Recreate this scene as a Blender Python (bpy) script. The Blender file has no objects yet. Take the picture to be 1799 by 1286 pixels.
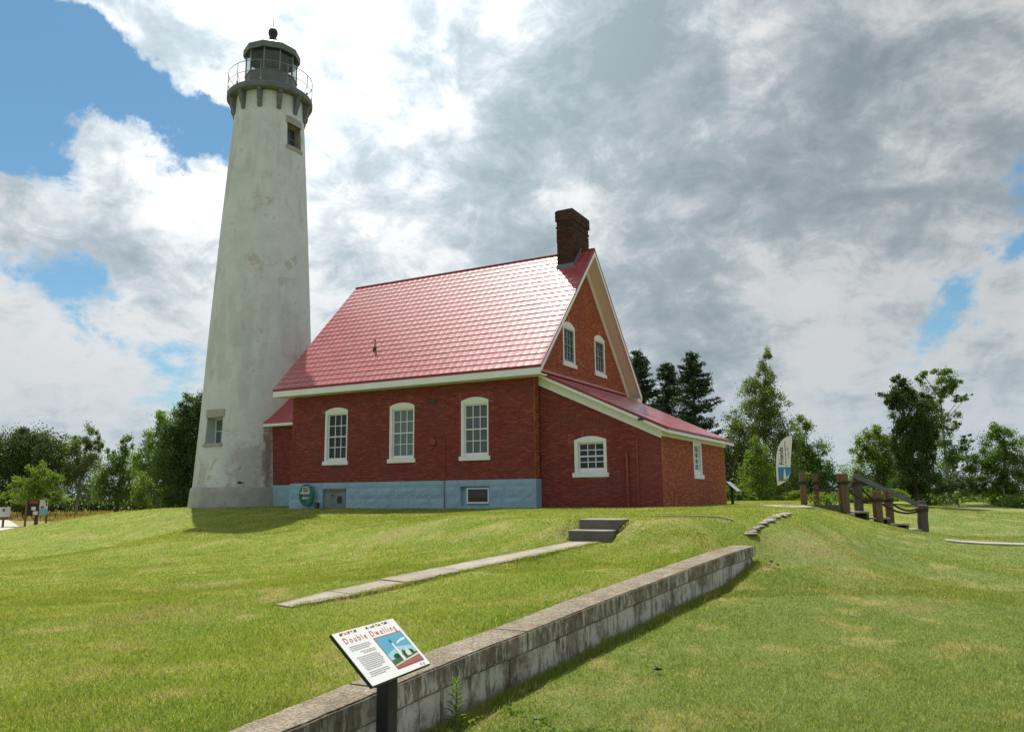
import bpy, bmesh, math, random
import numpy as np
from mathutils import Vector, Matrix
random.seed(7); rng = np.random.default_rng(11)
R = math.radians
SC = bpy.context.scene
COL = SC.collection

# ------------------------------------------------------------------ camera
cam = bpy.data.cameras.new('camera')
camera = bpy.data.objects.new('camera', cam); COL.objects.link(camera)
cam.sensor_fit = 'HORIZONTAL'; cam.sensor_width = 36.0; cam.lens = 28.17
cam.clip_start = 0.1; cam.clip_end = 3000
CAM = Vector((12.0151, -23.6503, 0.4261))
c_r = Vector((0.87805, 0.47847, -0.00973)); c_u = Vector((0.08419, -0.13441, 0.98734)); c_d = Vector((-0.47111, 0.86776, 0.1583))
camera.matrix_world = Matrix(((c_r.x, c_u.x, -c_d.x, CAM.x), (c_r.y, c_u.y, -c_d.y, CAM.y), (c_r.z, c_u.z, -c_d.z, CAM.z), (0, 0, 0, 1)))
SC.camera = camera

# ------------------------------------------------------------------ render look
SC.view_settings.view_transform = 'Standard'; SC.view_settings.look = 'None'
SC.view_settings.gamma = 1; SC.view_settings.use_curve_mapping = False
SC.view_settings.exposure = 0.22

# ------------------------------------------------------------------ sun
SUN_EL = 60.0
SUN_AZ = Vector((-0.722, 0.692, 0)).normalized()          # horizontal direction towards the sun
sun_dir = Vector((SUN_AZ.x * math.cos(R(SUN_EL)), SUN_AZ.y * math.cos(R(SUN_EL)), math.sin(R(SUN_EL))))
sl = bpy.data.lights.new('sun', 'SUN'); sl.energy = 4.6; sl.angle = R(0.53); sl.color = (1.0, 0.95, 0.86)
sun = bpy.data.objects.new('sun', sl); COL.objects.link(sun)
sun.rotation_euler = sun_dir.to_track_quat('Z', 'Y').to_euler()

# ------------------------------------------------------------------ world: sky with broken cloud
W = bpy.data.worlds.new('World'); SC.world = W; W.use_nodes = True
nt = W.node_tree; nt.nodes.clear()
def N(t, typ, **kw):
    n = t.nodes.new(typ)
    for k, v in kw.items(): setattr(n, k, v)
    return n
def setin(t, n, idx, v):
    if v is None: return
    if hasattr(v, 'is_output') or isinstance(v, bpy.types.NodeSocket): t.links.new(v, n.inputs[idx])
    else: n.inputs[idx].default_value = v
def mth(t, op, a, b=None, c=None, clamp=False):
    n = N(t, 'ShaderNodeMath', operation=op); n.use_clamp = clamp
    setin(t, n, 0, a); setin(t, n, 1, b); setin(t, n, 2, c)
    return n.outputs[0]
def sstep(t, v, a, b, lo=0.0, hi=1.0):
    n = N(t, 'ShaderNodeMapRange', interpolation_type='SMOOTHSTEP'); setin(t, n, 0, v)
    for i, x in ((1, a), (2, b), (3, lo), (4, hi)): n.inputs[i].default_value = x
    return n.outputs[0]
def mixc(t, f, a, b, typ='MIX'):
    n = N(t, 'ShaderNodeMix', data_type='RGBA', blend_type=typ)
    setin(t, n, 0, f); setin(t, n, 6, a if not isinstance(a, tuple) else (*a[:3], 1)); setin(t, n, 7, b if not isinstance(b, tuple) else (*b[:3], 1))
    return n.outputs[2]
def noise(t, vec, scale, detail=6, rough=0.55, dist=0.0):
    n = N(t, 'ShaderNodeTexNoise'); n.inputs['Scale'].default_value = scale; n.inputs['Detail'].default_value = detail
    n.inputs['Roughness'].default_value = rough; n.inputs['Distortion'].default_value = dist
    if vec is not None: t.links.new(vec, n.inputs['Vector'])
    return n.outputs[0]
BLOBS = [((-0.788, 0.4106, 0.4587), 978.8, -0.4), ((-0.7977, 0.4245, 0.4284), 655.2, -0.5), ((-0.7806, 0.4689, 0.4132), 515.6, -0.55), ((-0.7542, 0.513, 0.4099), 655.2, -0.55), ((-0.7254, 0.5555, 0.4065), 860.2, -0.5), ((-0.6962, 0.5932, 0.4043), 2528.0, -0.35), ((-0.7353, 0.4706, 0.4877), 550.5, 0.2), ((-0.7026, 0.5289, 0.4761), 550.5, 0.15), ((-0.8287, 0.4378, 0.3488), 1238.7, -0.45), ((-0.8429, 0.4712, 0.2597), 792.8, -0.4), ((-0.8247, 0.5112, 0.242), 978.8, -0.3), ((0.0843, 0.9417, 0.3256), 1238.7, -0.45), ((0.0341, 0.9826, 0.1825), 1238.7, -0.4), ((0.0826, 0.9594, 0.2698), 2202.2, -0.35), ((-0.0046, 0.9841, 0.1776), 1617.9, -0.3), ((-0.8177, 0.4747, 0.3255), 1238.7, 0.02), ((-0.4786, 0.711, 0.5152), 655.2, 0.45), ((-0.578, 0.7037, 0.4132), 1238.7, 0.3), ((-0.3965, 0.7393, 0.5443), 309.7, 0.18), ((-0.3141, 0.8076, 0.4991), 198.2, 0.34), ((-0.4616, 0.7979, 0.3876), 244.7, 0.45), ((-0.5365, 0.7376, 0.41), 978.8, 0.3), ((-0.2902, 0.8669, 0.4054), 137.6, 0.34), ((-0.0842, 0.8818, 0.464), 49.5, 0.16), ((-0.1597, 0.9234, 0.3491), 49.5, 0.1), ((-0.573, 0.7668, 0.2895), 244.7, 0.35), ((-0.2469, 0.9331, 0.2615), 88.1, 0.24), ((-0.4078, 0.8723, 0.2698), 137.6, 0.28), ((-0.5927, 0.6094, 0.5266), 1238.7, 0.15), ((-0.0201, 0.9663, 0.2566), 77.4, 0.05), ((-0.8302, 0.4726, 0.2956), 309.7, 0.14), ((-0.7814, 0.569, 0.2564), 309.7, 0.25), ((-0.8129, 0.4988, 0.3006), 404.5, 0.15), ((-0.6949, 0.5452, 0.4689), 550.5, 0.3), ((-0.5714, 0.6732, 0.4694), 137.6, -0.12), ((-0.5632, 0.7406, 0.3664), 550.5, -0.15), ((-0.7471, 0.5655, 0.3494), 137.6, -0.12), ((-0.1725, 0.8456, 0.5052), 655.2, -0.2), ((-0.5192, 0.7361, 0.4342), 550.5, -0.12), ((-0.1958, 0.9295, 0.3124), 404.5, -0.14), ((-0.13, 0.9656, 0.2253), 309.7, -0.12), ((-0.4692, 0.7581, 0.453), 550.5, -0.12), ((-0.3682, 0.8723, 0.3217), 792.8, -0.15), ((-0.7326, 0.4823, 0.4803), 550.5, 0.1), ((-0.7788, 0.6132, 0.132), 244.7, -0.25), ((-0.8272, 0.5391, 0.1585), 137.6, -0.1), ((-0.2424, 0.9532, 0.1804), 137.6, 0.12), ((-0.0864, 0.9817, 0.1695), 137.6, -0.08)]
tc = N(nt, 'ShaderNodeTexCoord'); dirv = tc.outputs['Generated']
sky = N(nt, 'ShaderNodeTexSky', sky_type='NISHITA'); sky.sun_disc = False; sky.sun_elevation = R(SUN_EL)
sky.sun_rotation = math.atan2(SUN_AZ.x, SUN_AZ.y); sky.air_density = 1.0; sky.dust_density = 0.6; sky.ozone_density = 1.6
sep = N(nt, 'ShaderNodeSeparateXYZ'); nt.links.new(dirv, sep.inputs[0])
dx, dy, dz = sep.outputs
zz = mth(nt, 'ADD', mth(nt, 'MAXIMUM', dz, 0.0), 0.22)
cv = N(nt, 'ShaderNodeCombineXYZ')
nt.links.new(mth(nt, 'DIVIDE', dx, zz), cv.inputs[0]); nt.links.new(mth(nt, 'DIVIDE', dy, zz), cv.inputs[1])
pl = cv.outputs[0]
n1 = noise(nt, pl, 1.9, 12, 0.60, 0.7); n2 = noise(nt, pl, 5.2, 10, 0.66, 0.5)
mp_ = N(nt, 'ShaderNodeMapping'); nt.links.new(dirv, mp_.inputs[0]); mp_.inputs['Location'].default_value = (3.1, 1.7, .4); mp_.inputs['Scale'].default_value = (1, 1, 1.5)
n3 = noise(nt, mp_.outputs[0], 7.0, 10, 0.62, 0.4); n4 = noise(nt, mp_.outputs[0], 3.2, 10, 0.62, 0.5)
warp = N(nt, 'ShaderNodeVectorMath', operation='SCALE')
wn = N(nt, 'ShaderNodeTexNoise'); wn.inputs['Scale'].default_value = 5.0; wn.inputs['Detail'].default_value = 8; wn.inputs['Roughness'].default_value = .6; nt.links.new(dirv, wn.inputs['Vector'])
ws = N(nt, 'ShaderNodeVectorMath', operation='SUBTRACT'); nt.links.new(wn.outputs['Color'], ws.inputs[0]); ws.inputs[1].default_value = (.5, .5, .5)
nt.links.new(ws.outputs[0], warp.inputs[0]); warp.inputs['Scale'].default_value = 0.26
wd = N(nt, 'ShaderNodeVectorMath', operation='ADD'); nt.links.new(dirv, wd.inputs[0]); nt.links.new(warp.outputs[0], wd.inputs[1])
wdn = N(nt, 'ShaderNodeVectorMath', operation='NORMALIZE'); nt.links.new(wd.outputs[0], wdn.inputs[0])
def acc(base, terms):
    for v_, g_ in terms: base = mth(nt, 'ADD', base, mth(nt, 'MULTIPLY', mth(nt, 'SUBTRACT', v_, 0.5), g_))
    return base
n5 = noise(nt, mp_.outputs[0], 16.0, 10, 0.66, 0.6)
Op = acc(0.74, ((n1, .45), (n2, .65), (n3, .95), (n5, .45)))
Dk = acc(0.25, ((n4, 1.3), (n2, .9), (n3, 2.0), (n5, 1.5)))
for b, k, amp in BLOBS:                                    # cloud banks (darker) and the clear gaps between them
    d = N(nt, 'ShaderNodeVectorMath', operation='DOT_PRODUCT'); nt.links.new(wdn.outputs[0], d.inputs[0]); d.inputs[1].default_value = b
    e = mth(nt, 'EXPONENT', mth(nt, 'MULTIPLY', mth(nt, 'SUBTRACT', d.outputs['Value'], 1.0), k))
    if amp < 0 and amp > -.21: Dk = mth(nt, 'ADD', Dk, mth(nt, 'MULTIPLY', e, amp * 1.6))
    elif amp < 0: Op = mth(nt, 'ADD', Op, mth(nt, 'MULTIPLY', e, amp * 1.15))
    else: Dk = mth(nt, 'ADD', Dk, mth(nt, 'MULTIPLY', e, amp * 1.15)); Op = mth(nt, 'ADD', Op, mth(nt, 'MULTIPLY', e, amp * .8))
gd = N(nt, 'ShaderNodeVectorMath', operation='DOT_PRODUCT'); nt.links.new(dirv, gd.inputs[0]); gd.inputs[1].default_value = tuple((sun_dir * 0.25 + Vector([-0.5844, 0.6283, 0.5136])).normalized())
glow = mth(nt, 'POWER', mth(nt, 'MAXIMUM', gd.outputs['Value'], 0.0), 12.0)
opac = sstep(nt, Op, 0.30, 0.60)
cr = ramp_w = N(nt, 'ShaderNodeValToRGB'); nt.links.new(mth(nt, 'MULTIPLY', mth(nt, 'MAXIMUM', Dk, 0.0), 0.90), cr.inputs[0]); el = cr.color_ramp.elements
while len(el) < 5: el.new(.5)
for i, (p_, c_) in enumerate(((0.0, (1.0, 1.0, 1.0)), (.20, (.90, .93, .95)), (.38, (.70, .76, .80)), (.62, (.50, .58, .63)), (1.0, (.36, .44, .49)))): el[i].position = p_; el[i].color = (*c_, 1)
lit = mth(nt, 'ADD', 5.3, mth(nt, 'MULTIPLY', glow, 8.0))
cs = N(nt, 'ShaderNodeVectorMath', operation='SCALE'); nt.links.new(cr.outputs[0], cs.inputs[0]); nt.links.new(lit, cs.inputs['Scale'])
cloud = cs.outputs[0]
skc = N(nt, 'ShaderNodeVectorMath', operation='MULTIPLY'); nt.links.new(sky.outputs[0], skc.inputs[0]); skc.inputs[1].default_value = (0.50, 0.80, 0.86)
clr = mixc(nt, opac, skc.outputs[0], cloud)
hz = mth(nt, 'MULTIPLY', mth(nt, 'EXPONENT', mth(nt, 'MULTIPLY', mth(nt, 'MAXIMUM', dz, 0.0), -8.0)), 0.72)
clr = mixc(nt, hz, clr, (4.3, 5.4, 6.1))
bgn = N(nt, 'ShaderNodeBackground'); nt.links.new(clr, bgn.inputs[0]); bgn.inputs[1].default_value = 0.1
wo = N(nt, 'ShaderNodeOutputWorld'); nt.links.new(bgn.outputs[0], wo.inputs[0])

# ------------------------------------------------------------------ material helpers
def mat(name, base=(.5, .5, .5), rough=.7, spec=.4, metal=0.0):
    m = bpy.data.materials.new(name); m.use_nodes = True
    b = m.node_tree.nodes['Principled BSDF']
    b.inputs['Base Color'].default_value = (*base, 1); b.inputs['Roughness'].default_value = rough
    b.inputs['Specular IOR Level'].default_value = spec; b.inputs['Metallic'].default_value = metal
    return m, m.node_tree, b
def pos_of(t):
    return N(t, 'ShaderNodeNewGeometry').outputs['Position']
def ramp(t, f, stops):
    n = N(t, 'ShaderNodeValToRGB'); t.links.new(f, n.inputs[0])
    e = n.color_ramp.elements
    while len(e) < len(stops): e.new(0.5)
    for i, (p, c) in enumerate(stops): e[i].position = p; e[i].color = (*c, 1)
    return n.outputs[0]
def bump(t, b, h, strength=.4, dist=.01):
    n = N(t, 'ShaderNodeBump'); n.inputs['Strength'].default_value = strength; n.inputs['Distance'].default_value = dist
    t.links.new(h, n.inputs['Height']); t.links.new(n.outputs[0], b.inputs['Normal']); return n
def worn(name, c1, c2, scale=3.0, rough=.7, bs=.25, bd=.004, spec=.4, fine=60.0, c3=None):
    m, t, b = mat(name, c1, rough, spec)
    p = pos_of(t)
    f = noise(t, p, scale, 8, .65)
    col = ramp(t, f, [(.32, c1), (.68, c2)])
    if c3 is not None:
        g = sstep(t, noise(t, p, scale * 3.1, 9, .7), .58, .68)
        col = mixc(t, g, col, c3)
    t.links.new(col, b.inputs['Base Color'])
    bump(t, b, noise(t, p, fine, 6, .7), bs, bd)
    return m
def rnd_piece(t):
    g = N(t, 'ShaderNodeNewGeometry'); o = N(t, 'ShaderNodeObjectInfo')
    return mth(t, 'FRACT', mth(t, 'ADD', g.outputs['Random Per Island'], o.outputs['Random']))
M = {}
# brick
def brickmat(name, stops, purple):
    m, t, b = mat(name, (.3, .05, .04), .85, .25)
    r = rnd_piece(t); p = pos_of(t)
    col = ramp(t, r, stops)
    big = noise(t, p, .9, 6, .6)
    col = mixc(t, mth(t, 'MULTIPLY', sstep(t, big, .45, .66), .45), col, purple)
    fl = sstep(t, noise(t, p, 2.6, 9, .75), .62, .72)
    col = mixc(t, mth(t, 'MULTIPLY', fl, .35), col, (.36, .13, .10))
    t.links.new(col, b.inputs['Base Color'])
    bump(t, b, noise(t, p, 90, 6, .7), .4, .004)
    return m
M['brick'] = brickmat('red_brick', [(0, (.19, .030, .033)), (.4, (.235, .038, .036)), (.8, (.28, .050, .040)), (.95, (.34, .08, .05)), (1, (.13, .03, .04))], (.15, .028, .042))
M['brick_lit'] = brickmat('red_brick_lit_copy', [(0, (.30, .070, .038)), (.4, (.38, .095, .045)), (.8, (.44, .125, .062)), (.95, (.50, .19, .11)), (1, (.22, .05, .04))], (.29, .060, .045))  # lit copy of the brick: the east walls' lighter look is painted in
M['mortar'] = worn('mortar', (.115, .05, .055), (.36, .22, .20), .9, .9, .4, .004)
M['dark_mortar'] = worn('dark_chimney_mortar', (.045, .035, .032), (.085, .068, .06), 3.0, .9, .4, .004)  # darker mortar for the whole chimney
M['chimney_brick'] = brickmat('dark_chimney_brick', [(0, (.040, .021, .018)), (.5, (.060, .028, .022)), (1, (.095, .042, .032))], (.04, .02, .02))
M['white'] = worn('white_paint', (.78, .80, .85), (.70, .73, .78), 2.5, .5, .15, .002, c3=(.57, .60, .60))
M['soffit'] = worn('soffit_pink_bounce', (.74, .62, .60), (.66, .55, .53), 2.5, .55, .1, .002)  # pink light bounced off the wing roof is mixed into this colour
M['blue'] = worn('blue_painted_stone', (.22, .37, .52), (.31, .46, .58), 2.6, .8, .9, .014, fine=24, c3=(.36, .41, .44))
M['trim'] = worn('dark_red_trim', (.20, .012, .03), (.25, .018, .036), 3, .38, .1, .002, spec=.5)
def tilemat():
    m, t, b = mat('red_metal_tile', (.36, .03, .05), .30, .5)
    r = rnd_piece(t)
    col = ramp(t, r, [(0, (.31, .032, .050)), (1, (.38, .045, .065))])
    p = pos_of(t)
    dirt = sstep(t, noise(t, p, 1.3, 7, .6), .5, .75)
    col = mixc(t, mth(t, 'MULTIPLY', dirt, .45), col, (.36, .14, .14))
    t.links.new(col, b.inputs['Base Color'])
    b.inputs['Coat Weight'].default_value = .6; b.inputs['Coat Roughness'].default_value = .13; b.inputs['Coat IOR'].default_value = 1.5
    rr = N(t, 'ShaderNodeMapRange'); t.links.new(noise(t, p, 2.5, 5, .6), rr.inputs[0]); rr.inputs[3].default_value = .38; rr.inputs[4].default_value = .58
    t.links.new(rr.outputs[0], b.inputs['Roughness'])
    bump(t, b, noise(t, p, 14, 3, .5), .10, .004)
    return m
M['tile'] = tilemat()
def glass(name, base):
    m, t, b = mat(name, base, .03, .5)
    b.inputs['IOR'].default_value = 1.45
    bump(t, b, noise(t, pos_of(t), 3.5, 2, .5), .05, .02)
    return m
M['glass_dark'] = glass('window_glass_dark', (.012, .018, .024))
M['glass_sheen'] = glass('window_glass_sheen', (.13, .17, .20))  # pale pane colour with the reflected sky painted in
M['glass_screen'] = glass('window_glass_screen', (.05, .06, .08))
M['concrete'] = worn('concrete', (.30, .28, .24), (.40, .37, .32), 2.2, .9, .6, .008, fine=45)
def wallmat(amt, lo_, wn):
    m, t, b = mat(wn, (.3, .28, .25), .92, .2)
    p = pos_of(t); mp = N(t, 'ShaderNodeMapping'); t.links.new(p, mp.inputs[0]); mp.inputs['Scale'].default_value = (9, 9, 2.2)
    base = ramp(t, noise(t, p, 5.0, 10, .7), [(.30, (.085, .072, .055)), (.50, (.18, .155, .12)), (.70, (.30, .265, .21))])
    st = sstep(t, noise(t, mp.outputs[0], 1.1, 12, .80), lo_, lo_ + .10)
    reg = sstep(t, noise(t, p, 2.3, 8, .7), .36, .56)
    sp = N(t, 'ShaderNodeSeparateXYZ'); t.links.new(p, sp.inputs[0])
    col = mixc(t, mth(t, 'MULTIPLY', mth(t, 'MULTIPLY', st, reg), amt), base, (.60, .59, .55))
    lo = sstep(t, noise(t, mp.outputs[0], 3.5, 8, .7), .56, .66)
    col = mixc(t, mth(t, 'MULTIPLY', lo, .5), col, (.05, .045, .035))
    t.links.new(col, b.inputs['Base Color'])
    bump(t, b, noise(t, p, 22, 10, .78), .9, .018)
    return m
M['retain'] = wallmat(.95, .40, 'whitened_retaining_concrete'); M['retain_cap'] = wallmat(.85, .475, 'stained_cap_concrete')
def aggmat():
    m, t, b = mat('exposed_aggregate_concrete', (.4, .36, .3), .92, .2)
    p = pos_of(t)
    v = N(t, 'ShaderNodeTexVoronoi'); v.inputs['Scale'].default_value = 70; t.links.new(p, v.inputs['Vector'])
    base = ramp(t, noise(t, p, 3.4, 9, .72), [(.3, (.17, .145, .11)), (.5, (.27, .24, .185)), (.72, (.36, .325, .26))])
    g = N_bw(t, v.outputs['Color'])
    gr = ramp(t, g, [(.2, (.45, .42, .38)), (.6, (.95, .92, .88)), (.9, (1.35, 1.3, 1.25))])
    col = mixc(t, .75, base, gr, 'MULTIPLY')
    dk = sstep(t, noise(t, p, 9, 9, .75), .57, .68)
    col = mixc(t, mth(t, 'MULTIPLY', dk, .65), col, (.07, .06, .05))
    pl_ = sstep(t, noise(t, p, 2.1, 5, .6), .60, .68); col = mixc(t, mth(t, 'MULTIPLY', pl_, .35), col, (.50, .48, .43))
    t.links.new(col, b.inputs['Base Color'])
    bump(t, b, v.outputs['Distance'], .8, .010)
    return m
def N_bw(t, c):
    n = N(t, 'ShaderNodeRGBToBW'); t.links.new(c, n.inputs[0]); return n.outputs[0]
M['aggregate'] = aggmat()
M['step'] = worn('shaded_riser_concrete', (.085, .082, .075), (.16, .155, .14), 3.0, .92, .6, .008, fine=40)  # step risers: their shade is put into this dark colour
M['path'] = worn('path_concrete', (.25, .225, .185), (.38, .35, .295), 2.2, .92, .7, .010, fine=38, c3=(.18, .17, .13))
M['plinth'] = worn('tower_plinth_concrete', (.30, .31, .30), (.40, .41, .40), 1.4, .9, .5, .008, c3=(.24, .22, .21))
M['stone_trim'] = worn('grey_stone', (.27, .26, .25), (.37, .36, .34), 2.5, .85, .4, .006)
M['gallery'] = worn('weathered_grey_paint', (.095, .110, .128), (.15, .168, .185), 2.5, .6, .3, .004, c3=(.19, .11, .085))
M['iron'] = worn('dark_iron', (.03, .032, .036), (.05, .05, .055), 4, .5, .2, .003)
M['black'] = worn('black_paint', (.012, .012, .016), (.022, .022, .026), 4, .45, .1, .002)
M['lantern_roof'] = worn('pale_metal_roof', (.60, .60, .58), (.5, .5, .5), 2, .35, .1, .002)
M['rail'] = worn('rail_paint', (.16, .18, .18), (.24, .26, .25), 4, .5, .2, .003)
def towermat():
    m, t, b = mat('whitewashed_tower', (.7, .7, .68), .85, .2)
    uv = N(t, 'ShaderNodeTexCoord').outputs['UV']; p = pos_of(t)
    base = ramp(t, noise(t, p, 1.1, 9, .65), [(.3, (.56, .60, .68)), (.7, (.71, .74, .81))])
    mp = N(t, 'ShaderNodeMapping'); t.links.new(uv, mp.inputs[0]); mp.inputs['Scale'].default_value = (2.0, .45, 1)
    strk = sstep(t, noise(t, mp.outputs[0], 1.3, 10, .75), .55, .72)
    col = mixc(t, mth(t, 'MULTIPLY', strk, .45), base, (.40, .37, .33))
    pat = sstep(t, noise(t, p, .75, 10, .72), .565, .64)
    col = mixc(t, mth(t, 'MULTIPLY', pat, .55), col, (.42, .385, .35))
    wh = sstep(t, noise(t, p, 1.9, 12, .78, .4), .60, .63)
    col = mixc(t, mth(t, 'MULTIPLY', wh, .5), col, (.42, .40, .375))
    hs_ = sstep(t, noise(t, mp.outputs[0], .45, 6, .6), .50, .62)
    col = mixc(t, mth(t, 'MULTIPLY', hs_, .25), col, (.36, .35, .33))
    sp = N(t, 'ShaderNodeSeparateXYZ'); t.links.new(p, sp.inputs[0])
    low = sstep(t, sp.outputs[2], 5.0, .8)
    dm = sstep(t, noise(t, p, 2.2, 10, .75), .52, .62)
    col = mixc(t, mth(t, 'MULTIPLY', mth(t, 'MULTIPLY', low, dm), .8), col, (.33, .30, .28))
    cxy = N(t, 'ShaderNodeCombineXYZ'); t.links.new(sp.outputs[0], cxy.inputs[0]); t.links.new(sp.outputs[1], cxy.inputs[1])
    nz = noise(t, p, 3.2, 8, .7)
    for (sx, sy, r0, r1, zt, amt_, cc) in ((-14.66, 2.60, .30, .10, 3.7, .85, (.24, .17, .15)), (-15.3, 2.0, .95, .25, 2.9, .55, (.36, .33, .31)), (-17.3, 1.38, .5, .2, 2.2, .45, (.38, .34, .30))):
        dd_ = N(t, 'ShaderNodeVectorMath', operation='DISTANCE'); t.links.new(cxy.outputs[0], dd_.inputs[0]); dd_.inputs[1].default_value = (sx, sy, 0)
        m1 = sstep(t, mth(t, 'ADD', dd_.outputs['Value'], mth(t, 'MULTIPLY', mth(t, 'SUBTRACT', nz, .5), r0 * 2.4)), r0, r1)
        m2 = sstep(t, mth(t, 'ADD', sp.outputs[2], mth(t, 'MULTIPLY', mth(t, 'SUBTRACT', nz, .5), 1.5)), zt, zt - .5)
        col = mixc(t, mth(t, 'MULTIPLY', mth(t, 'MULTIPLY', m1, m2), amt_), col, cc)
    br = N(t, 'ShaderNodeTexBrick'); t.links.new(uv, br.inputs[0]); br.inputs['Scale'].default_value = 1.0
    br.inputs['Brick Width'].default_value = .21; br.inputs['Row Height'].default_value = .068; br.inputs['Mortar Size'].default_value = .006
    br.inputs['Color1'].default_value = (1, 1, 1, 1); br.inputs['Color2'].default_value = (.8, .8, .8, 1); br.inputs['Mortar'].default_value = (.2, .2, .2, 1)
    col = mixc(t, .26, col, br.outputs[0], 'MULTIPLY')
    t.links.new(col, b.inputs['Base Color'])
    h = mth(t, 'ADD', mth(t, 'MULTIPLY', N_bw(t, br.outputs[0]), .6), mth(t, 'MULTIPLY', noise(t, p, 9, 8, .7), 1.2))
    bump(t, b, h, .55, .012)
    return m
def N_bw(t, c):
    n = N(t, 'ShaderNodeRGBToBW'); t.links.new(c, n.inputs[0]); return n.outputs[0]
M['tower'] = towermat()
M['wood'] = None
def woodmat(name, c1, c2, ax=(14, 14, 1.2)):
    m, t, b = mat(name, c1, .85, .2)
    p = N(t, 'ShaderNodeTexCoord').outputs['Object']; mp = N(t, 'ShaderNodeMapping'); t.links.new(p, mp.inputs[0]); mp.inputs['Scale'].default_value = ax
    f = noise(t, mp.outputs[0], 1.5, 8, .65)
    t.links.new(ramp(t, f, [(.3, c1), (.7, c2)]), b.inputs['Base Color'])
    bump(t, b, f, .6, .01)
    return m
M['wood'] = woodmat('brown_post_wood', (.085, .055, .034), (.23, .145, .085))
M['greywood'] = woodmat('grey_weathered_wood', (.07, .062, .055), (.14, .125, .11))
M['board'] = worn('grey_handrail_board', (.10, .11, .12), (.16, .17, .18), 5, .8, .3, .004)
M['rope'] = worn('dark_rope', (.035, .028, .022), (.06, .05, .04), 12, .95, .5, .006)
M['bark'] = woodmat('bark', (.06, .05, .04), (.13, .11, .09))
M['palebark'] = woodmat('pale_bark', (.25, .24, .22), (.45, .44, .41))
def flat(name, c, rough=.6, spec=.3):
    m, t, b = mat(name, c, rough, spec); return m
def leafmat(name, ca, cb, trans=.45):
    m = bpy.data.materials.new(name); m.use_nodes = True; t = m.node_tree; t.nodes.clear()
    g = N(t, 'ShaderNodeNewGeometry'); r = g.outputs['Random Per Island']
    col = ramp(t, r, [(0, ca), (.6, tuple((a + b) / 2 for a, b in zip(ca, cb))), (1, cb)])
    big = sstep(t, noise(t, g.outputs['Position'], .55, 4, .6), .35, .68)
    col = mixc(t, mth(t, 'MULTIPLY', big, .5), col, tuple(x * 1.45 for x in cb))
    p = N(t, 'ShaderNodeBsdfPrincipled'); t.links.new(col, p.inputs['Base Color']); p.inputs['Roughness'].default_value = .55; p.inputs['Specular IOR Level'].default_value = .35
    tr = N(t, 'ShaderNodeBsdfTranslucent')
    tcn = mixc(t, 1.0, col, (1.5, 1.55, .55), 'MULTIPLY'); t.links.new(tcn, tr.inputs[0])
    mx = N(t, 'ShaderNodeMixShader'); mx.inputs[0].default_value = trans
    t.links.new(p.outputs[0], mx.inputs[1]); t.links.new(tr.outputs[0], mx.inputs[2])
    o = N(t, 'ShaderNodeOutputMaterial'); t.links.new(mx.outputs[0], o.inputs[0])
    return m
M['leaf_dark'] = leafmat('leaf_dark', (0.026, 0.058, 0.018), (0.066, 0.120, 0.031), .36)
M['leaf_mid'] = leafmat('leaf_mid', (0.050, 0.102, 0.026), (0.108, 0.180, 0.043), .48)
M['leaf_light'] = leafmat('leaf_light', (0.069, 0.129, 0.027), (0.151, 0.224, 0.047), .54)
M['leaf_yellow'] = leafmat('leaf_yellow', (.085, .13, .020), (.16, .21, .035), .52)
M['leaf_birch'] = leafmat('leaf_birch', (0.071, 0.109, 0.041), (0.144, 0.190, 0.069), .5)
M['needle'] = leafmat('needle', (0.014, 0.038, 0.019), (0.043, 0.081, 0.030), .18)
# lawn colour shared by soil sheet and blades
def lawn_colour(t):
    p = pos_of(t)
    sp = N(t, 'ShaderNodeSeparateXYZ'); t.links.new(p, sp.inputs[0])
    cx = N(t, 'ShaderNodeCombineXYZ'); t.links.new(sp.outputs[0], cx.inputs[0]); t.links.new(sp.outputs[1], cx.inputs[1])
    v = cx.outputs[0]
    a = noise(t, v, .35, 6, .6, .3); b2 = noise(t, v, 1.15, 8, .68, .4); c = noise(t, v, 14, 4, .6)
    col = ramp(t, a, [(.30, (.170, .245, .032)), (.5, (.225, .285, .042)), (.70, (.285, .320, .070))])
    right = sstep(t, mth(t, 'SUBTRACT', sp.outputs[0], mth(t, 'MULTIPLY', sp.outputs[1], .06)), 9.2, 10.4)
    col = mixc(t, mth(t, 'MULTIPLY', right, .65), col, (.165, .225, .078))
    col = mixc(t, mth(t, 'MULTIPLY', sstep(t, b2, .50, .64), .75), col, (.40, .35, .16))
    col = mixc(t, mth(t, 'MULTIPLY', sstep(t, b2, .47, .34), .5), col, (.13, .21, .026))
    far = sstep(t, sp.outputs[0], -33.0, -44.0)
    col = mixc(t, mth(t, 'MULTIPLY', far, .8), col, (.24, .20, .095))
    dry = None
    for (x, y, r) in ((1.6, -14.5, 1.0), (.9, -8.6, 1.3), (3.4, -9.6, .9), (7.9, -10.4, .55), (9.8, -9.4, .7), (10.6, -10.4, .8), (11.4, -12.2, .5), (4.2, -17.6, 1.0), (9.3, -10.6, .45), (17, 42, 6), (10.2, -8.2, .8)):
        d = N(t, 'ShaderNodeVectorMath', operation='DISTANCE'); t.links.new(v, d.inputs[0]); d.inputs[1].default_value = (x, y, 0)
        s = sstep(t, mth(t, 'ADD', d.outputs['Value'], mth(t, 'MULTIPLY', mth(t, 'SUBTRACT', b2, .5), r * 4.5)), r * 1.0, r * .1)
        dry = s if dry is None else mth(t, 'MAXIMUM', dry, s)
    col = mixc(t, mth(t, 'MULTIPLY', dry, .55), col, (.34, .27, .13))
    return col, c, p, dry
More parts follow.
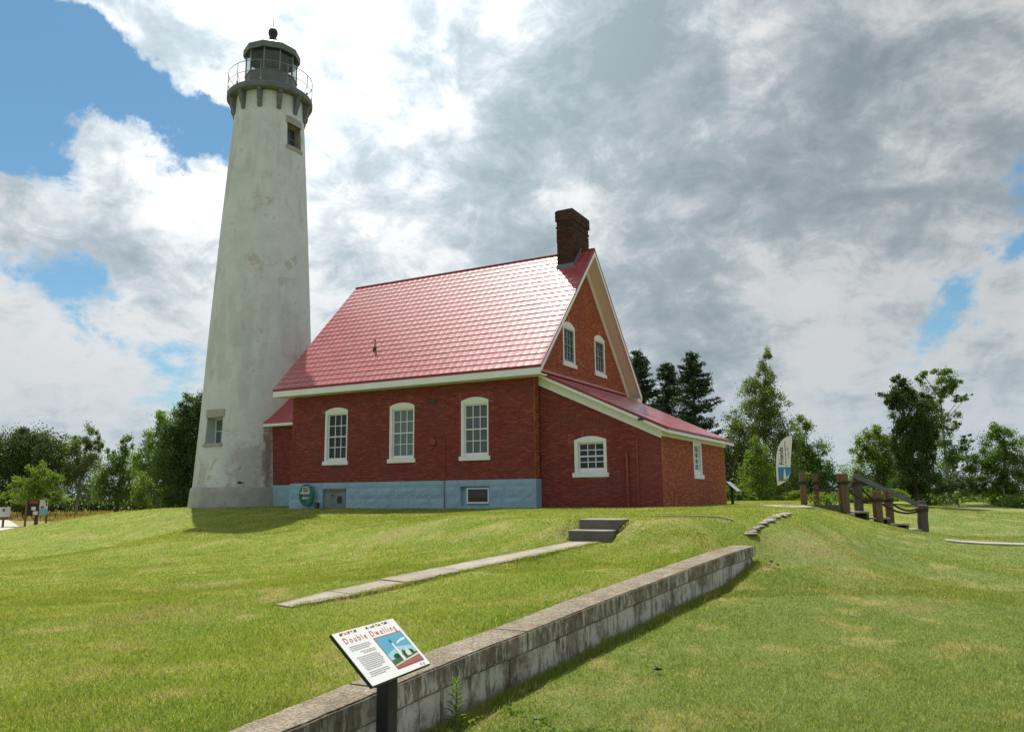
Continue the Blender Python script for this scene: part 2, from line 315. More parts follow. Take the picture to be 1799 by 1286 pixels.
def lawnmat():
    m, t, b = mat('mown_lawn', (.12, .17, .03), .9, .15)
    col, c, p, dry = lawn_colour(t)
    f = noise(t, p, 30, 8, .8); f2 = noise(t, p, 9, 8, .75)
    col2 = mixc(t, mth(t, 'MULTIPLY', sstep(t, f, .55, .35), .6), col, (.09, .135, .018))
    col2 = mixc(t, mth(t, 'MULTIPLY', sstep(t, f, .54, .70), .6), col2, (.36, .38, .15))
    col2 = mixc(t, mth(t, 'MULTIPLY', sstep(t, f2, .56, .68), .35), col2, (.30, .30, .11))
    col2 = mixc(t, mth(t, 'MULTIPLY', sstep(t, f2, .46, .32), .35), col2, (.07, .11, .015))
    t.links.new(col2, b.inputs['Base Color'])
    b.inputs['Subsurface Weight'].default_value = 0
    bump(t, b, mth(t, 'ADD', f, mth(t, 'MULTIPLY', noise(t, p, 7, 5, .7), 1.2)), .8, .035)
    return m
M['lawn'] = lawnmat()
def blademat():
    m = bpy.data.materials.new('grass_blade'); m.use_nodes = True; t = m.node_tree; t.nodes.clear()
    col, c, p, dry = lawn_colour(t)
    r = N(t, 'ShaderNodeNewGeometry').outputs['Random Per Island']
    col = mixc(t, sstep(t, r, .74, .95), col, (.44, .42, .20))
    col = mixc(t, sstep(t, r, .36, .0), col, (.09, .15, .02))
    pr = N(t, 'ShaderNodeBsdfPrincipled'); t.links.new(col, pr.inputs['Base Color']); pr.inputs['Roughness'].default_value = .5; pr.inputs['Specular IOR Level'].default_value = .3
    tr = N(t, 'ShaderNodeBsdfTranslucent'); t.links.new(mixc(t, 1.0, col, (1.45, 1.45, .7), 'MULTIPLY'), tr.inputs[0])
    mx = N(t, 'ShaderNodeMixShader'); mx.inputs[0].default_value = .5
    t.links.new(pr.outputs[0], mx.inputs[1]); t.links.new(tr.outputs[0], mx.inputs[2])
    o = N(t, 'ShaderNodeOutputMaterial'); t.links.new(mx.outputs[0], o.inputs[0]); return m
M['blade'] = blademat()
M['dirt'] = worn('bare_earth', (.14, .10, .065), (.24, .18, .12), 8, .95, .7, .01)
M['gravel'] = worn('pale_gravel', (.42, .39, .34), (.55, .51, .45), 10, .95, .5, .01)
M['dry'] = leafmat('dry_tall_grass', (.24, .17, .08), (.32, .24, .12), .35)

# ------------------------------------------------------------------ mesh helpers
def link(name, me, m=None, parent=None, kind=None):
    o = bpy.data.objects.new(name, me); COL.objects.link(o)
    if m is not None and me is not None and not me.materials: me.materials.append(m)
    if parent is not None: o.parent = parent
    if kind: o['kind'] = kind
    return o
def thing(name, label, cat, loc=(0, 0, 0), rotz=0, group=None):
    o = bpy.data.objects.new(name, None); COL.objects.link(o); o.location = loc; o.rotation_euler = (0, 0, rotz)
    o.empty_display_size = .2
    o['label'] = label; o['category'] = cat
    if group: o['group'] = group
    return o
def tag(o, label, cat, group=None):
    o['label'] = label; o['category'] = cat
    if group: o['group'] = group
    return o
class MB:
    def __init__(s): s.v = []; s.f = []
    def poly(s, pts): 
        i = len(s.v); s.v += [tuple(p) for p in pts]; s.f.append(tuple(range(i, i + len(pts))))
    def box(s, lo, hi):
        (a, b, c), (d, e, f) = lo, hi
        i = len(s.v); s.v += [(a, b, c), (d, b, c), (d, e, c), (a, e, c), (a, b, f), (d, b, f), (d, e, f), (a, e, f)]
        s.f += [tuple(i + k for k in q) for q in ((0, 3, 2, 1), (4, 5, 6, 7), (0, 1, 5, 4), (1, 2, 6, 5), (2, 3, 7, 6), (3, 0, 4, 7))]
    def fbox(s, O, U, V, Nn, u0, u1, v0, v1, n0, n1):      # box in the frame O,U,V,N
        P = lambda u, v, n: tuple(O + U * u + V * v + Nn * n)
        i = len(s.v); s.v += [P(u0, v0, n0), P(u1, v0, n0), P(u1, v1, n0), P(u0, v1, n0), P(u0, v0, n1), P(u1, v0, n1), P(u1, v1, n1), P(u0, v1, n1)]
        s.f += [tuple(i + k for k in q) for q in ((0, 3, 2, 1), (4, 5, 6, 7), (0, 1, 5, 4), (1, 2, 6, 5), (2, 3, 7, 6), (3, 0, 4, 7))]
    def prism(s, pts, ext):                                # pts: list of Vectors (planar), ext: Vector
        n = len(pts); i = len(s.v); s.v += [tuple(p) for p in pts] + [tuple(p + ext) for p in pts]
        s.f.append(tuple(i + k for k in range(n))[::-1]); s.f.append(tuple(i + n + k for k in range(n)))
        for k in range(n): s.f.append((i + k, i + (k + 1) % n, i + n + (k + 1) % n, i + n + k))
    def tube(s, pts, r, seg=8, caps=True):
        pts = [Vector(p) for p in pts]; rs = r if isinstance(r, (list, tuple)) else [r] * len(pts)
        i0 = len(s.v); prev = None
        for k, p in enumerate(pts):
            d = (pts[min(k + 1, len(pts) - 1)] - pts[max(k - 1, 0)]).normalized()
            if prev is None: a = d.orthogonal().normalized()
            else: a = (prev - d * prev.dot(d)).normalized()
            prev = a; b = d.cross(a)
            for j in range(seg):
                t = 2 * math.pi * j / seg; s.v.append(tuple(p + (a * math.cos(t) + b * math.sin(t)) * rs[k]))
        for k in range(len(pts) - 1):
            for j in range(seg):
                a0 = i0 + k * seg + j; a1 = i0 + k * seg + (j + 1) % seg; s.f.append((a0, a1, a1 + seg, a0 + seg))
        if caps:
            s.f.append(tuple(i0 + j for j in range(seg))[::-1]); e = i0 + (len(pts) - 1) * seg; s.f.append(tuple(e + j for j in range(seg)))
    def lathe(s, prof, c=(0, 0), seg=48, a0=0.0, closed_ends=True):
        i0 = len(s.v)
        for (r, z) in prof:
            for j in range(seg):
                t = a0 + 2 * math.pi * j / seg; s.v.append((c[0] + r * math.cos(t), c[1] + r * math.sin(t), z))
        for k in range(len(prof) - 1):
            for j in range(seg):
                a = i0 + k * seg + j; b = i0 + k * seg + (j + 1) % seg; s.f.append((a, b, b + seg, a + seg))
        if closed_ends:
            s.f.append(tuple(i0 + j for j in range(seg))[::-1]); e = i0 + (len(prof) - 1) * seg; s.f.append(tuple(e + j for j in range(seg)))
    def mesh(s, name, smooth=False, bevel=0):
        me = bpy.data.meshes.new(name); me.from_pydata(s.v, [], s.f); me.validate()
        bm = bmesh.new(); bm.from_mesh(me); bmesh.ops.recalc_face_normals(bm, faces=bm.faces)
        if bevel:
            bmesh.ops.bevel(bm, geom=[e for e in bm.edges if e.calc_face_angle(0) > .5], offset=bevel, segments=1, affect='EDGES')
        bm.to_mesh(me); bm.free()
        if smooth: me.shade_smooth(); 
        me.update(); return me
    def build(s, name, m, parent=None, kind=None, smooth=False, bevel=0):
        return link(name, s.mesh(name, smooth, bevel), m, parent, kind)
def np_mesh(name, V, Fq):                                  # V (n,3), Fq (m,k) equal-sided faces
    V = np.asarray(V, dtype=np.float32); Fq = np.asarray(Fq, dtype=np.int32); k = Fq.shape[1]
    me = bpy.data.meshes.new(name); me.vertices.add(len(V)); me.vertices.foreach_set('co', V.ravel())
    me.loops.add(Fq.size); me.loops.foreach_set('vertex_index', Fq.ravel())
    me.polygons.add(len(Fq)); me.polygons.foreach_set('loop_start', np.arange(0, Fq.size, k, dtype=np.int32))
    me.update(calc_edges=True); me.validate(); return me
X, Y, Z = Vector((1, 0, 0)), Vector((0, 1, 0)), Vector((0, 0, 1))
# ------------------------------------------------------------------ terrain
CU = [(7.25, -20.87, -0.85), (7.85, -20.61, -0.84), (4.53, -19.35, -0.92), (6.14, -18.87, -0.87), (-0.62, -16.46, -1.02), (2.64, -16.07, -0.9), (5.18, -16.57, -0.76), (-7.32, -12.71, -1.15), (-2.04, -12.33, -1.0), (2.91, -12.93, -0.78), (5.42, -13.32, -0.62), (-20.28, -5.45, -1.35), (-13.44, -5.51, -1.2), (-4.87, -8.31, -0.85), (-0.07, -9.43, -0.68), (3.94, -11.01, -0.5), (-6.76, -6.62, -0.6), (-1.55, -7.71, -0.48), (2.59, -8.89, -0.37), (5.24, -10.12, -0.32), (-4.09, -4.73, -0.3), (2.05, -8.06, -0.15)]
CL = [(12.29, -17.14, -1.15), (10.33, -13.88, -1.07), (12.58, -12.62, -1.1), (10.08, -12.3, -0.95), (9.85, -10.79, -0.72), (9.65, -9.42, -0.38), (9.41, -7.83, -0.16), (9.14, -6.14, -0.05), (8.63, -2.98, 0.0), (10.76, -7.42, -0.97), (10.48, -3.3, -0.82), (10.22, 0.58, -0.68), (12.12, -5.9, -1.05), (12.23, 2.07, -0.95), (13.57, 2.53, -0.95), (12.61, 30.43, -0.85), (19.1, 87.31, -0.3), (16.83, 52.74, -0.7), (8.5, 58.27, -0.5), (-3.61, 114.78, -0.2), (-31.78, 0.98, -1.4), (-32.72, 3.8, -1.3), (-32.16, 4.24, -1.0), (-29.85, 6.05, -0.35), (-23.09, 4.43, -0.1), (-49.6, 12.82, -1.6), (-147.35, 65.5, -0.9), (-118.17, 68.62, -0.9)]
WALLZ = [(-30, -.87), (-26, -.86), (-23, -.85), (-21, -.83), (-19.1, -.79), (-18.2, -.76), (-17.1, -.72), (-15.4, -.62), (-13.1, -.52), (-11.6, -.45), (-10.2, -.41)]
def wall_top(y): return np.interp(y, [a for a, b in WALLZ], [b for a, b in WALLZ])
LIP = [(-30, 9.0), (-21, 8.80), (-19, 8.70), (-18.2, 8.69), (-17.1, 8.73), (-15.4, 8.85), (-13.1, 8.97), (-10.2, 9.18)]
def wall_lip(y): return np.interp(y, [a for a, b in LIP], [b for a, b in LIP])          # x of the lawn-side top edge
def wall_w(y): return float(np.interp(y, [-20.5, -16], [.30, .38]))
def sm(x, a, b):
    t = np.clip((x - a) / (b - a), 0, 1); return t * t * (3 - 2 * t)
def offset(x, y):                                           # the wall holds the upper lawn back; the step fades out away from it
    x, y = np.asarray(x, float), np.asarray(y, float); xc = wall_lip(y) - .16
    return .42 * sm(-y, 10.3, 11.1) * (x < xc) * (1 - sm(xc - x, .35, 3.2))
pts = [(*c, 0) for c in CU] + [(*c, 0) for c in CL]
for y in (-26, -23, -21, -19.1, -17.6, -16, -14.5, -13, -11.8):
    zt = float(wall_top(y)); lx = float(wall_lip(y))
    pts += [(lx - wall_w(y) - .03, y, zt - .035, 0), (lx + .08, y, zt - .42, 0)]
pts += [(x, y, 0.0, 0) for x, y in ((-10.7, -.3), (-9, -.3), (-7.5, -.3), (-6, -.3), (-4, -.3), (-2, -.3), (0, -.3), (2, -.2), (4.4, 0), (4.6, 3), (4.6, 8), (8, 2.5), (-14, 1), (-17, .8), (-19.8, 4), (-17, 8), (-10, 9.5), (0, 9.5), (6, 9), (1, 13), (6, 16),
        (6.8, -10.75), (6.2, -10.8), (7.25, -10.5), (8.0, -10.55), (8.5, -9.3), (6.5, -8), (4.5, -7.5), (8.3, -5), (2.5, -5.5))]
pts += [(-9.6, -4.9, -.50, 0), (-6.2, -6.3, -.60, 0), (0, -2.5, -.03, 0), (-6, -1.3, -.08, 0), (-9, -1.2, -.09, 0), (-3, -1.4, -.04, 0), (-3, -3.6, -.25, 0), (4, -9.2, -.12, 0), (-24, 8, -.4, 0), (-12, 16, -.2, 0), (-25, 25, -.7, 0), (-45, 30, -1.2, 0), (0, 40, -.25, 0), (-10, 60, -.4, 0),
        (6.7, -11.35, -.35, 0), (6.1, -11.3, -.28, 0), (7.2, -11.25, -.30, 0), (8.2, -11.2, -.36, 0), (6.7, -12.2, -.46, 0), (5.9, -14.5, -.63, 0), (8.85, -9.5, -.16, 0), (9.5, -10.2, -.8, 0), (9.25, -9.4, -.45, 0),
        (8.8, 4.6, -.36, 0), (9.8, 5.2, -.62, 0), (11.0, 5.9, -.95, 0), (7.7, 4.0, 0, 0), (12, 8, -1.0, 0), (20, 0, -1.1, 0), (12.0, -23.65, -1.25, 0), (20, -20, -1.25, 0), (14, -30, -1.35, 0), (2, -28, -1.05, 0), (-14, -20, -1.45, 0), (-30, -12, -1.8, 0), (30, 20, -1.1, 0), (40, 60, -1.0, 0),
        (-60, 0, -1.7, 0), (-60, 40, -1.3, 0), (-42, 6, -1.55, 0)]
PX = np.array([p[0] for p in pts], float); PY = np.array([p[1] for p in pts], float)
PZ = np.array([p[2] for p in pts], float) - offset(PX, PY)
def _k(r2): return np.where(r2 > 1e-9, .5 * r2 * np.log(np.maximum(r2, 1e-9)), 0)
n = len(pts); Km = _k((PX[:, None] - PX[None]) ** 2 + (PY[:, None] - PY[None]) ** 2) + np.eye(n) * .12
A = np.zeros((n + 3, n + 3)); A[:n, :n] = Km; A[:n, n] = 1; A[:n, n + 1] = PX; A[:n, n + 2] = PY; A[n:, :n] = A[:n, n:].T
sol = np.linalg.lstsq(A, np.concatenate([PZ, np.zeros(3)]), rcond=None)[0]
PD = np.array([5.30 - 6.66, -16.75 + 11.22]); PLEN = float(np.hypot(*PD)); PD = PD / PLEN
def path_z(t): return np.interp(t, [0, .08, .38, .64, .84, 1.0], [-.335, -.365, -.49, -.60, -.69, -.765])
def ground(x, y):
    x = np.asarray(x, float).ravel(); y = np.asarray(y, float).ravel(); out = np.empty_like(x)
    for i in range(0, len(x), 40000):
        a, b = x[i:i + 40000], y[i:i + 40000]
        out[i:i + 40000] = _k((a[:, None] - PX) ** 2 + (b[:, None] - PY) ** 2) @ sol[:n] + sol[n] + sol[n + 1] * a + sol[n + 2] * b
    r = np.hypot(x + 5, y - 10); far = sm(r, 70, 150)
    out = .015 - np.log1p(np.exp((.015 - np.maximum(out, -2.2)) * 22)) / 22; out = out * (1 - far) + (-.8) * far
    out = out + offset(x, y)
    # the garden path and the foot of the steps are cut into the bank
    t = ((x - 6.66) * PD[0] + (y + 11.22) * PD[1]) / PLEN; dist = np.abs((x - 6.66) * PD[1] - (y + 11.22) * PD[0])
    w = (1 - sm(dist, .31, .62)) * (1 - sm(t, 1.0, 1.08)) * sm(t, -.06, -.01)
    out = out * (1 - w) + (path_z(np.clip(t, 0, 1)) - .03) * w
    k = (1 - sm(np.abs(x - 6.69), .34, .47)) * sm(y, -11.45, -11.32) * (1 - sm(y, -10.62, -10.50))
    return out * (1 - k) + np.minimum(out, -.38) * k
def gz(x, y): return float(ground([x], [y])[0])
def axis(dense, steps):
    a, b, h = dense; v = list(np.arange(a, b + 1e-6, h))
    s = h; q = b
    while q < 420: s *= steps; q += s; v.append(q)
    s = h; q = a
    while q > -420: s *= steps; q -= s; v.insert(0, q)
    return np.array(v)
gx = axis((-16.0, 14.0, .17), 1.07); gy = axis((-21.5, 4.0, .16), 1.06)
GX, GY = np.meshgrid(gx, gy, indexing='ij'); GZ = ground(GX, GY).reshape(GX.shape)
def ruff(x, y):
    s = 0
    for k_, (f_, a_, p_) in enumerate(((1.1, .014, .3), (2.3, .010, 1.1), (4.7, .006, 2.0), (8.9, .0035, .7))):
        c_, s_ = math.cos(k_ * 1.3 + .4), math.sin(k_ * 1.3 + .4); u = (x * c_ + y * s_) * f_; v = (-x * s_ + y * c_) * f_
        s = s + a_ * np.sin(u + 1.7 * np.sin(v * .8 + p_)) * np.cos(v + 1.3 * np.sin(u * .7 + p_))
    return s
GZ += ruff(GX, GY)
wz_ = wall_top(GY); near_ = (GY < -10.2) & (GX > wall_lip(GY) - np.interp(GY, [-20.5, -16], [.30, .38]) - .14) & (GX < wall_lip(GY) + .02)
GZ = np.where(near_, np.minimum(GZ, wz_ - .03), GZ)
nx, ny = GX.shape; I = np.arange(nx * ny).reshape(nx, ny)
Fq = np.stack([I[:-1, :-1], I[1:, :-1], I[1:, 1:], I[:-1, 1:]], -1).reshape(-1, 4)
gme = np_mesh('lawn', np.stack([GX, GY, GZ], -1).reshape(-1, 3), Fq); gme.shade_smooth()
lawn = link('lawn', gme, M['lawn'], None, 'structure')
# concrete walkway strips following the ground
def strip(mb, a, b, w0, w1, lift=.02, n=12, depth=.12, zf=None):
    a, b = Vector(a), Vector(b); d = (b - a); s = Vector((-d.y, d.x)).normalized(); L = []
    for k in range(n + 1):
        t = k / n; c = a + d * t; w = (w0 + (w1 - w0) * t) / 2
        jl = random.uniform(-.03, .03); jr = random.uniform(-.03, .03)
        l, r = c + s * (w + jl), c - s * (w + jr); zl = (zf(c) if zf else gz(c.x, c.y)) + lift
        L.append((l, r, zl))
    for k in range(n):
        (l0, r0, z0), (l1, r1, z1) = L[k], L[k + 1]
        mb.poly([(l0.x, l0.y, z0), (r0.x, r0.y, z0), (r1.x, r1.y, z1), (l1.x, l1.y, z1)])
        for (p0, q0, p1, q1) in ((l0, z0, l1, z1), (r0, z0, r1, z1)):
            mb.poly([(p0.x, p0.y, q0), (p1.x, p1.y, q1), (p1.x, p1.y, q1 - depth), (p0.x, p0.y, q0 - depth)])
    for (l, r, z) in (L[0], L[-1]): mb.poly([(l.x, l.y, z), (r.x, r.y, z), (r.x, r.y, z - depth), (l.x, l.y, z - depth)])
garden_path = thing('garden_path', '', '', (0, 0, 0)); del garden_path['label'], garden_path['category']; garden_path['kind'] = 'structure'
ca, cb = Vector((6.66, -11.22)), Vector((5.30, -16.75))
cuts = [0, .19, .36, .55, .72, .86, 1.0]
for i in range(6):
    g = .012 / (cb - ca).length
    p0 = ca.lerp(cb, cuts[i] + g); p1 = ca.lerp(cb, cuts[i + 1] - g); mb = MB()
    strip(mb, p0, p1, .58, .56 if i < 5 else .34, .0 + random.uniform(-.006, .006), 14, .12, lambda c: float(path_z(((c.x - 6.66) * PD[0] + (c.y + 11.22) * PD[1]) / PLEN)))
    mb.build('path_slab', M['path'], garden_path)
mb = MB(); strip(mb, (4.5, 6.9), (6.4, 3.2), .9, .9, .02, 8); strip(mb, (6.45, 3.1), (7.9, 1.5), .95, 1.2, .02, 6)
mb.build('walkway', M['concrete'], None, 'structure')
mb = MB(); strip(mb, (11.7, 1.5), (14.8, 1.6), .8, .8, .03, 8); strip(mb, (14.8, 1.6), (24, 3.5), .8, .8, .03, 8)
mb.build('lower_walkway', M['concrete'], None, 'structure')
mb = MB(); strip(mb, (8.80, -19.07), (9.7, -18.72), .40, .4, .03, 6)
mb.build('paving_slab', M['concrete'], None, 'structure')
mb = MB(); strip(mb, (-38.4, 5.8), (-50.5, 10.6), 4.2, 3.8, .03, 14); strip(mb, (-49, 10.9), (-70, 22), 2.2, 2.0, .03, 10)
mb.build('gravel_path', M['gravel'], None, 'structure')
# old concrete kerb at the terrace edge and its crumbled end
mb = MB(); strip(mb, (6.95, -9.55), (8.6, -9.35), .09, .08, .018, 14); mb.build('terrace_kerb', M['concrete'], None, 'structure')
def rock_mesh(name, r, seed, flat_=.6):
    bm = bmesh.new(); bmesh.ops.create_icosphere(bm, subdivisions=2, radius=1); q = random.Random(seed)
    ph = [q.uniform(0, 6) for _ in range(6)]
    for v in bm.verts:
        c = v.co; k = 1 + .22 * math.sin(c.x * 3 + ph[0]) * math.cos(c.y * 3.3 + ph[1]) + .15 * math.sin(c.z * 5 + ph[2]) + q.uniform(-.06, .06)
        v.co = Vector((c.x * r[0], c.y * r[1], c.z * r[2])) * k
    me = bpy.data.meshes.new(name); bm.to_mesh(me); bm.free(); return me
rb = thing('broken_kerb', 'crumbling pale concrete kerb at the top of the bank beyond the retaining wall', 'kerb', (8.8, -9.2, 0))
for i, t in enumerate(np.linspace(0, 1, 26)):
    x = float(np.interp(t, [0, .3, 1], [8.92, 9.03, 8.95])) + random.uniform(-.02, .02); y = -9.6 + 3.6 * t
    o = link('kerb_fragment', rock_mesh('kerb_fragment', (random.uniform(.05, .10), random.uniform(.13, .20), random.uniform(.018, .035)), i), M['path'], rb)
    o.location = Vector((x, y, gz(x, y) + .005)) - Vector((8.8, -9.2, 0)); o.rotation_euler = (0, 0, random.uniform(-.5, .5))
# concrete garden steps
st = thing('garden_steps', 'two grey concrete steps from the lawn path up to the terrace', 'steps', (6.72, -11.0, 0))
for (y0, y1, z1, x0, x1) in ((-.26, .12, -.165, -.40, .33), (.102, .56, .004, -.36, .38)):
    mb = MB(); mb.box((x0, y0, z1 - .55), (x1, y1, z1)); so = mb.build('step', M['step'], st, bevel=.012); so.data.materials.append(M['path'])
    for p_ in so.data.polygons:
        if p_.normal.z > .6: p_.material_index = 1  # tops take the pale concrete, risers keep the painted shade
# retaining wall: cap courses over a body, in cast sections
rw = thing('retaining_wall', 'long low stained concrete retaining wall with a gravelly cap running beside the lawn', 'wall', (8.9, -16, -.8))
def wall_piece(y0, y1, xo0, xo1, zo_top, zo_bot, name, m, jig=0.0):
    nseg = max(1, int((y1 - y0) / .11)); ys = np.linspace(y0, y1, nseg + 1); mb = MB(); q = []
    for y in ys:
        lx = float(wall_lip(y)); zt = float(wall_top(y)); j = random.uniform(-jig, jig)
        xo1_ = wall_w(y) - (0 if xo1 > .38 else .02)
        q.append([(lx - xo0 + j, y, zt + zo_bot), (lx - xo1_ + j, y, zt + zo_bot), (lx - xo1_ + j, y, zt + zo_top), (lx - xo0 + j, y, zt + zo_top)])
    for a, b in zip(q[:-1], q[1:]):
        for k in range(4): mb.poly([a[k], a[(k + 1) % 4], b[(k + 1) % 4], b[k]])
    mb.poly(q[0]); mb.poly(q[-1])
    me = mb.mesh(name); bm = bmesh.new(); bm.from_mesh(me); bmesh.ops.remove_doubles(bm, verts=bm.verts, dist=.0005)
    bmesh.ops.recalc_face_normals(bm, faces=bm.faces)
    bmesh.ops.bevel(bm, geom=[e for e in bm.edges if e.calc_face_angle(0) > .8], offset=.012, segments=2, affect='EDGES'); bm.to_mesh(me); bm.free()
    o = link(name, me, m, rw); o.location = -Vector((8.9, -16, -.8)); return o
ys = [-27, -24.2, -21.6, -19.3, -17.35, -15.5, -13.3, -10.35]
for a, b in zip(ys[:-1], ys[1:]):
    wall_piece(a + .0012, b - .0012, random.uniform(-.004, .004), .40, random.uniform(-.003, .003), -.165, 'cap_block', M['aggregate'], .006)
yb = [-27, -24.8, -22.9, -20.9, -19.9, -18.6, -17.6, -16.75, -15.9, -14.6, -13.2, -11.9, -10.42]
for a, b in zip(yb[:-1], yb[1:]):
    wall_piece(a + .0008, b - .0008, .030 + random.uniform(-.006, .006), .37, -.167, -.85, 'wall_block', M['retain'], .004)
for c in [o for o in rw.children if o.name.startswith('cap_block')]:
    c.data.materials.append(M['retain_cap'])
    for p in c.data.polygons:
        if abs(p.normal.z) < .5: p.material_index = 1
# ------------------------------------------------------------------ the brick house
HL, HD, HR, HE, OE, OR_ = 10.72, 8.773, 9.82, 4.60, .52, .495
SL = (HR - HE) / (HD / 2 + OE)                             # rise per metre of the main roof
house = thing('brick_house', 'red brick lightkeeper house with a steep red metal roof and blue painted foundation', 'house', (0, 0, 0))
def roof_z(y): return HE + SL * ((y + OE) if y < HD / 2 else (HD + OE - y))
LS = (4.53 - 2.41) / 4.5
def lean_z(x): return 4.53 - LS * x                        # top of the wing roof
CO, BL, BH, MO = .0585, .21, .048, .0105
all_bricks = []                                            # (centre, U, N, w, dist to camera) of every facing brick
def facing(O, U, Nn, u0, u1, z0, top, holes, parent_list, skip=None):
    r = 0; z = z0 + MO / 2
    zmax = max(top(u) for u in np.linspace(u0, u1, 30))
    while z + BH < zmax:
        off = (BL / 2 if r % 2 else 0); u = u0 - off
        while u < u1:
            a, b = max(u, u0) + (MO / 2 if u >= u0 else 0), min(u + BL - MO / 2, u1); zc = z + BH / 2
            segs = [(a, b)]
            for (ha, hb, hc, hd) in holes:
                if hc - .004 < z + BH and z < hd:
                    ns = []
                    for (p, q) in segs:
                        if q <= ha or p >= hb: ns.append((p, q))
                        else:
                            if p < ha: ns.append((p, ha))
                            if q > hb: ns.append((hb, q))
                    segs = ns
            for (p, q) in segs:
                if q - p > .03 and z + BH < top((p + q) / 2) + .02:
                    if skip and skip((p + q) / 2, zc): continue
                    parent_list.append((O + U * ((p + q) / 2) + Z * zc, U, Nn, q - p))
            u += BL
        z += CO; r += 1
def core(mb, O, U, Nn, ub, top, z0, holes, depth=.3):      # wall body in vertical strips, real openings
    ub = sorted(set([round(u, 4) for u in ub] + [round(h[0], 4) for h in holes] + [round(h[1], 4) for h in holes]))
    for a, b in zip(ub[:-1], ub[1:]):
        mid = (a + b) / 2; zs = [(z0, z0)]; hs = sorted([h for h in holes if h[0] - 1e-3 <= a and h[1] + 1e-3 >= b], key=lambda h: h[2])
        lo = (z0, z0)
        for h in hs:
            mb.prism([O + U * a + Z * lo[0], O + U * b + Z * lo[1], O + U * b + Z * h[2], O + U * a + Z * h[2]], -Nn * depth); lo = (h[3], h[3])
        mb.prism([O + U * a + Z * lo[0], O + U * b + Z * lo[1], O + U * b + Z * top(b - 1e-4), O + U * a + Z * top(a + 1e-4)], -Nn * depth)
def bricks_mesh(name, L, m, parent, kind='stuff'):
    n_ = len(L); V = np.zeros((n_, 8, 3), np.float32)
    for i, (c, U, Nn, w) in enumerate(L):
        pr = .0065 + random.uniform(-.002, .003); du = w / 2
        for j, (su, sv, sn) in enumerate(((-1, -1, -.01), (1, -1, -.01), (1, 1, -.01), (-1, 1, -.01), (-1, -1, pr), (1, -1, pr), (1, 1, pr), (-1, 1, pr))):
            p = c + U * (su * du) + Nn * sn; V[i, j] = (p.x, p.y, p.z + sv * BH / 2)
    F = np.array([(4, 5, 6, 7), (0, 1, 5, 4), (1, 2, 6, 5), (2, 3, 7, 6), (3, 0, 4, 7)])
    # keep outward normals whatever the handedness of U x Z against N
    U, Nn = L[0][1], L[0][2]
    if U.cross(Z).dot(Nn) < 0: F = F[:, ::-1]
    F = (F[None] + (np.arange(n_) * 8)[:, None, None]).reshape(-1, 4)
    return link(name, np_mesh(name, V.reshape(-1, 3), F), m, parent, kind)
singles = []
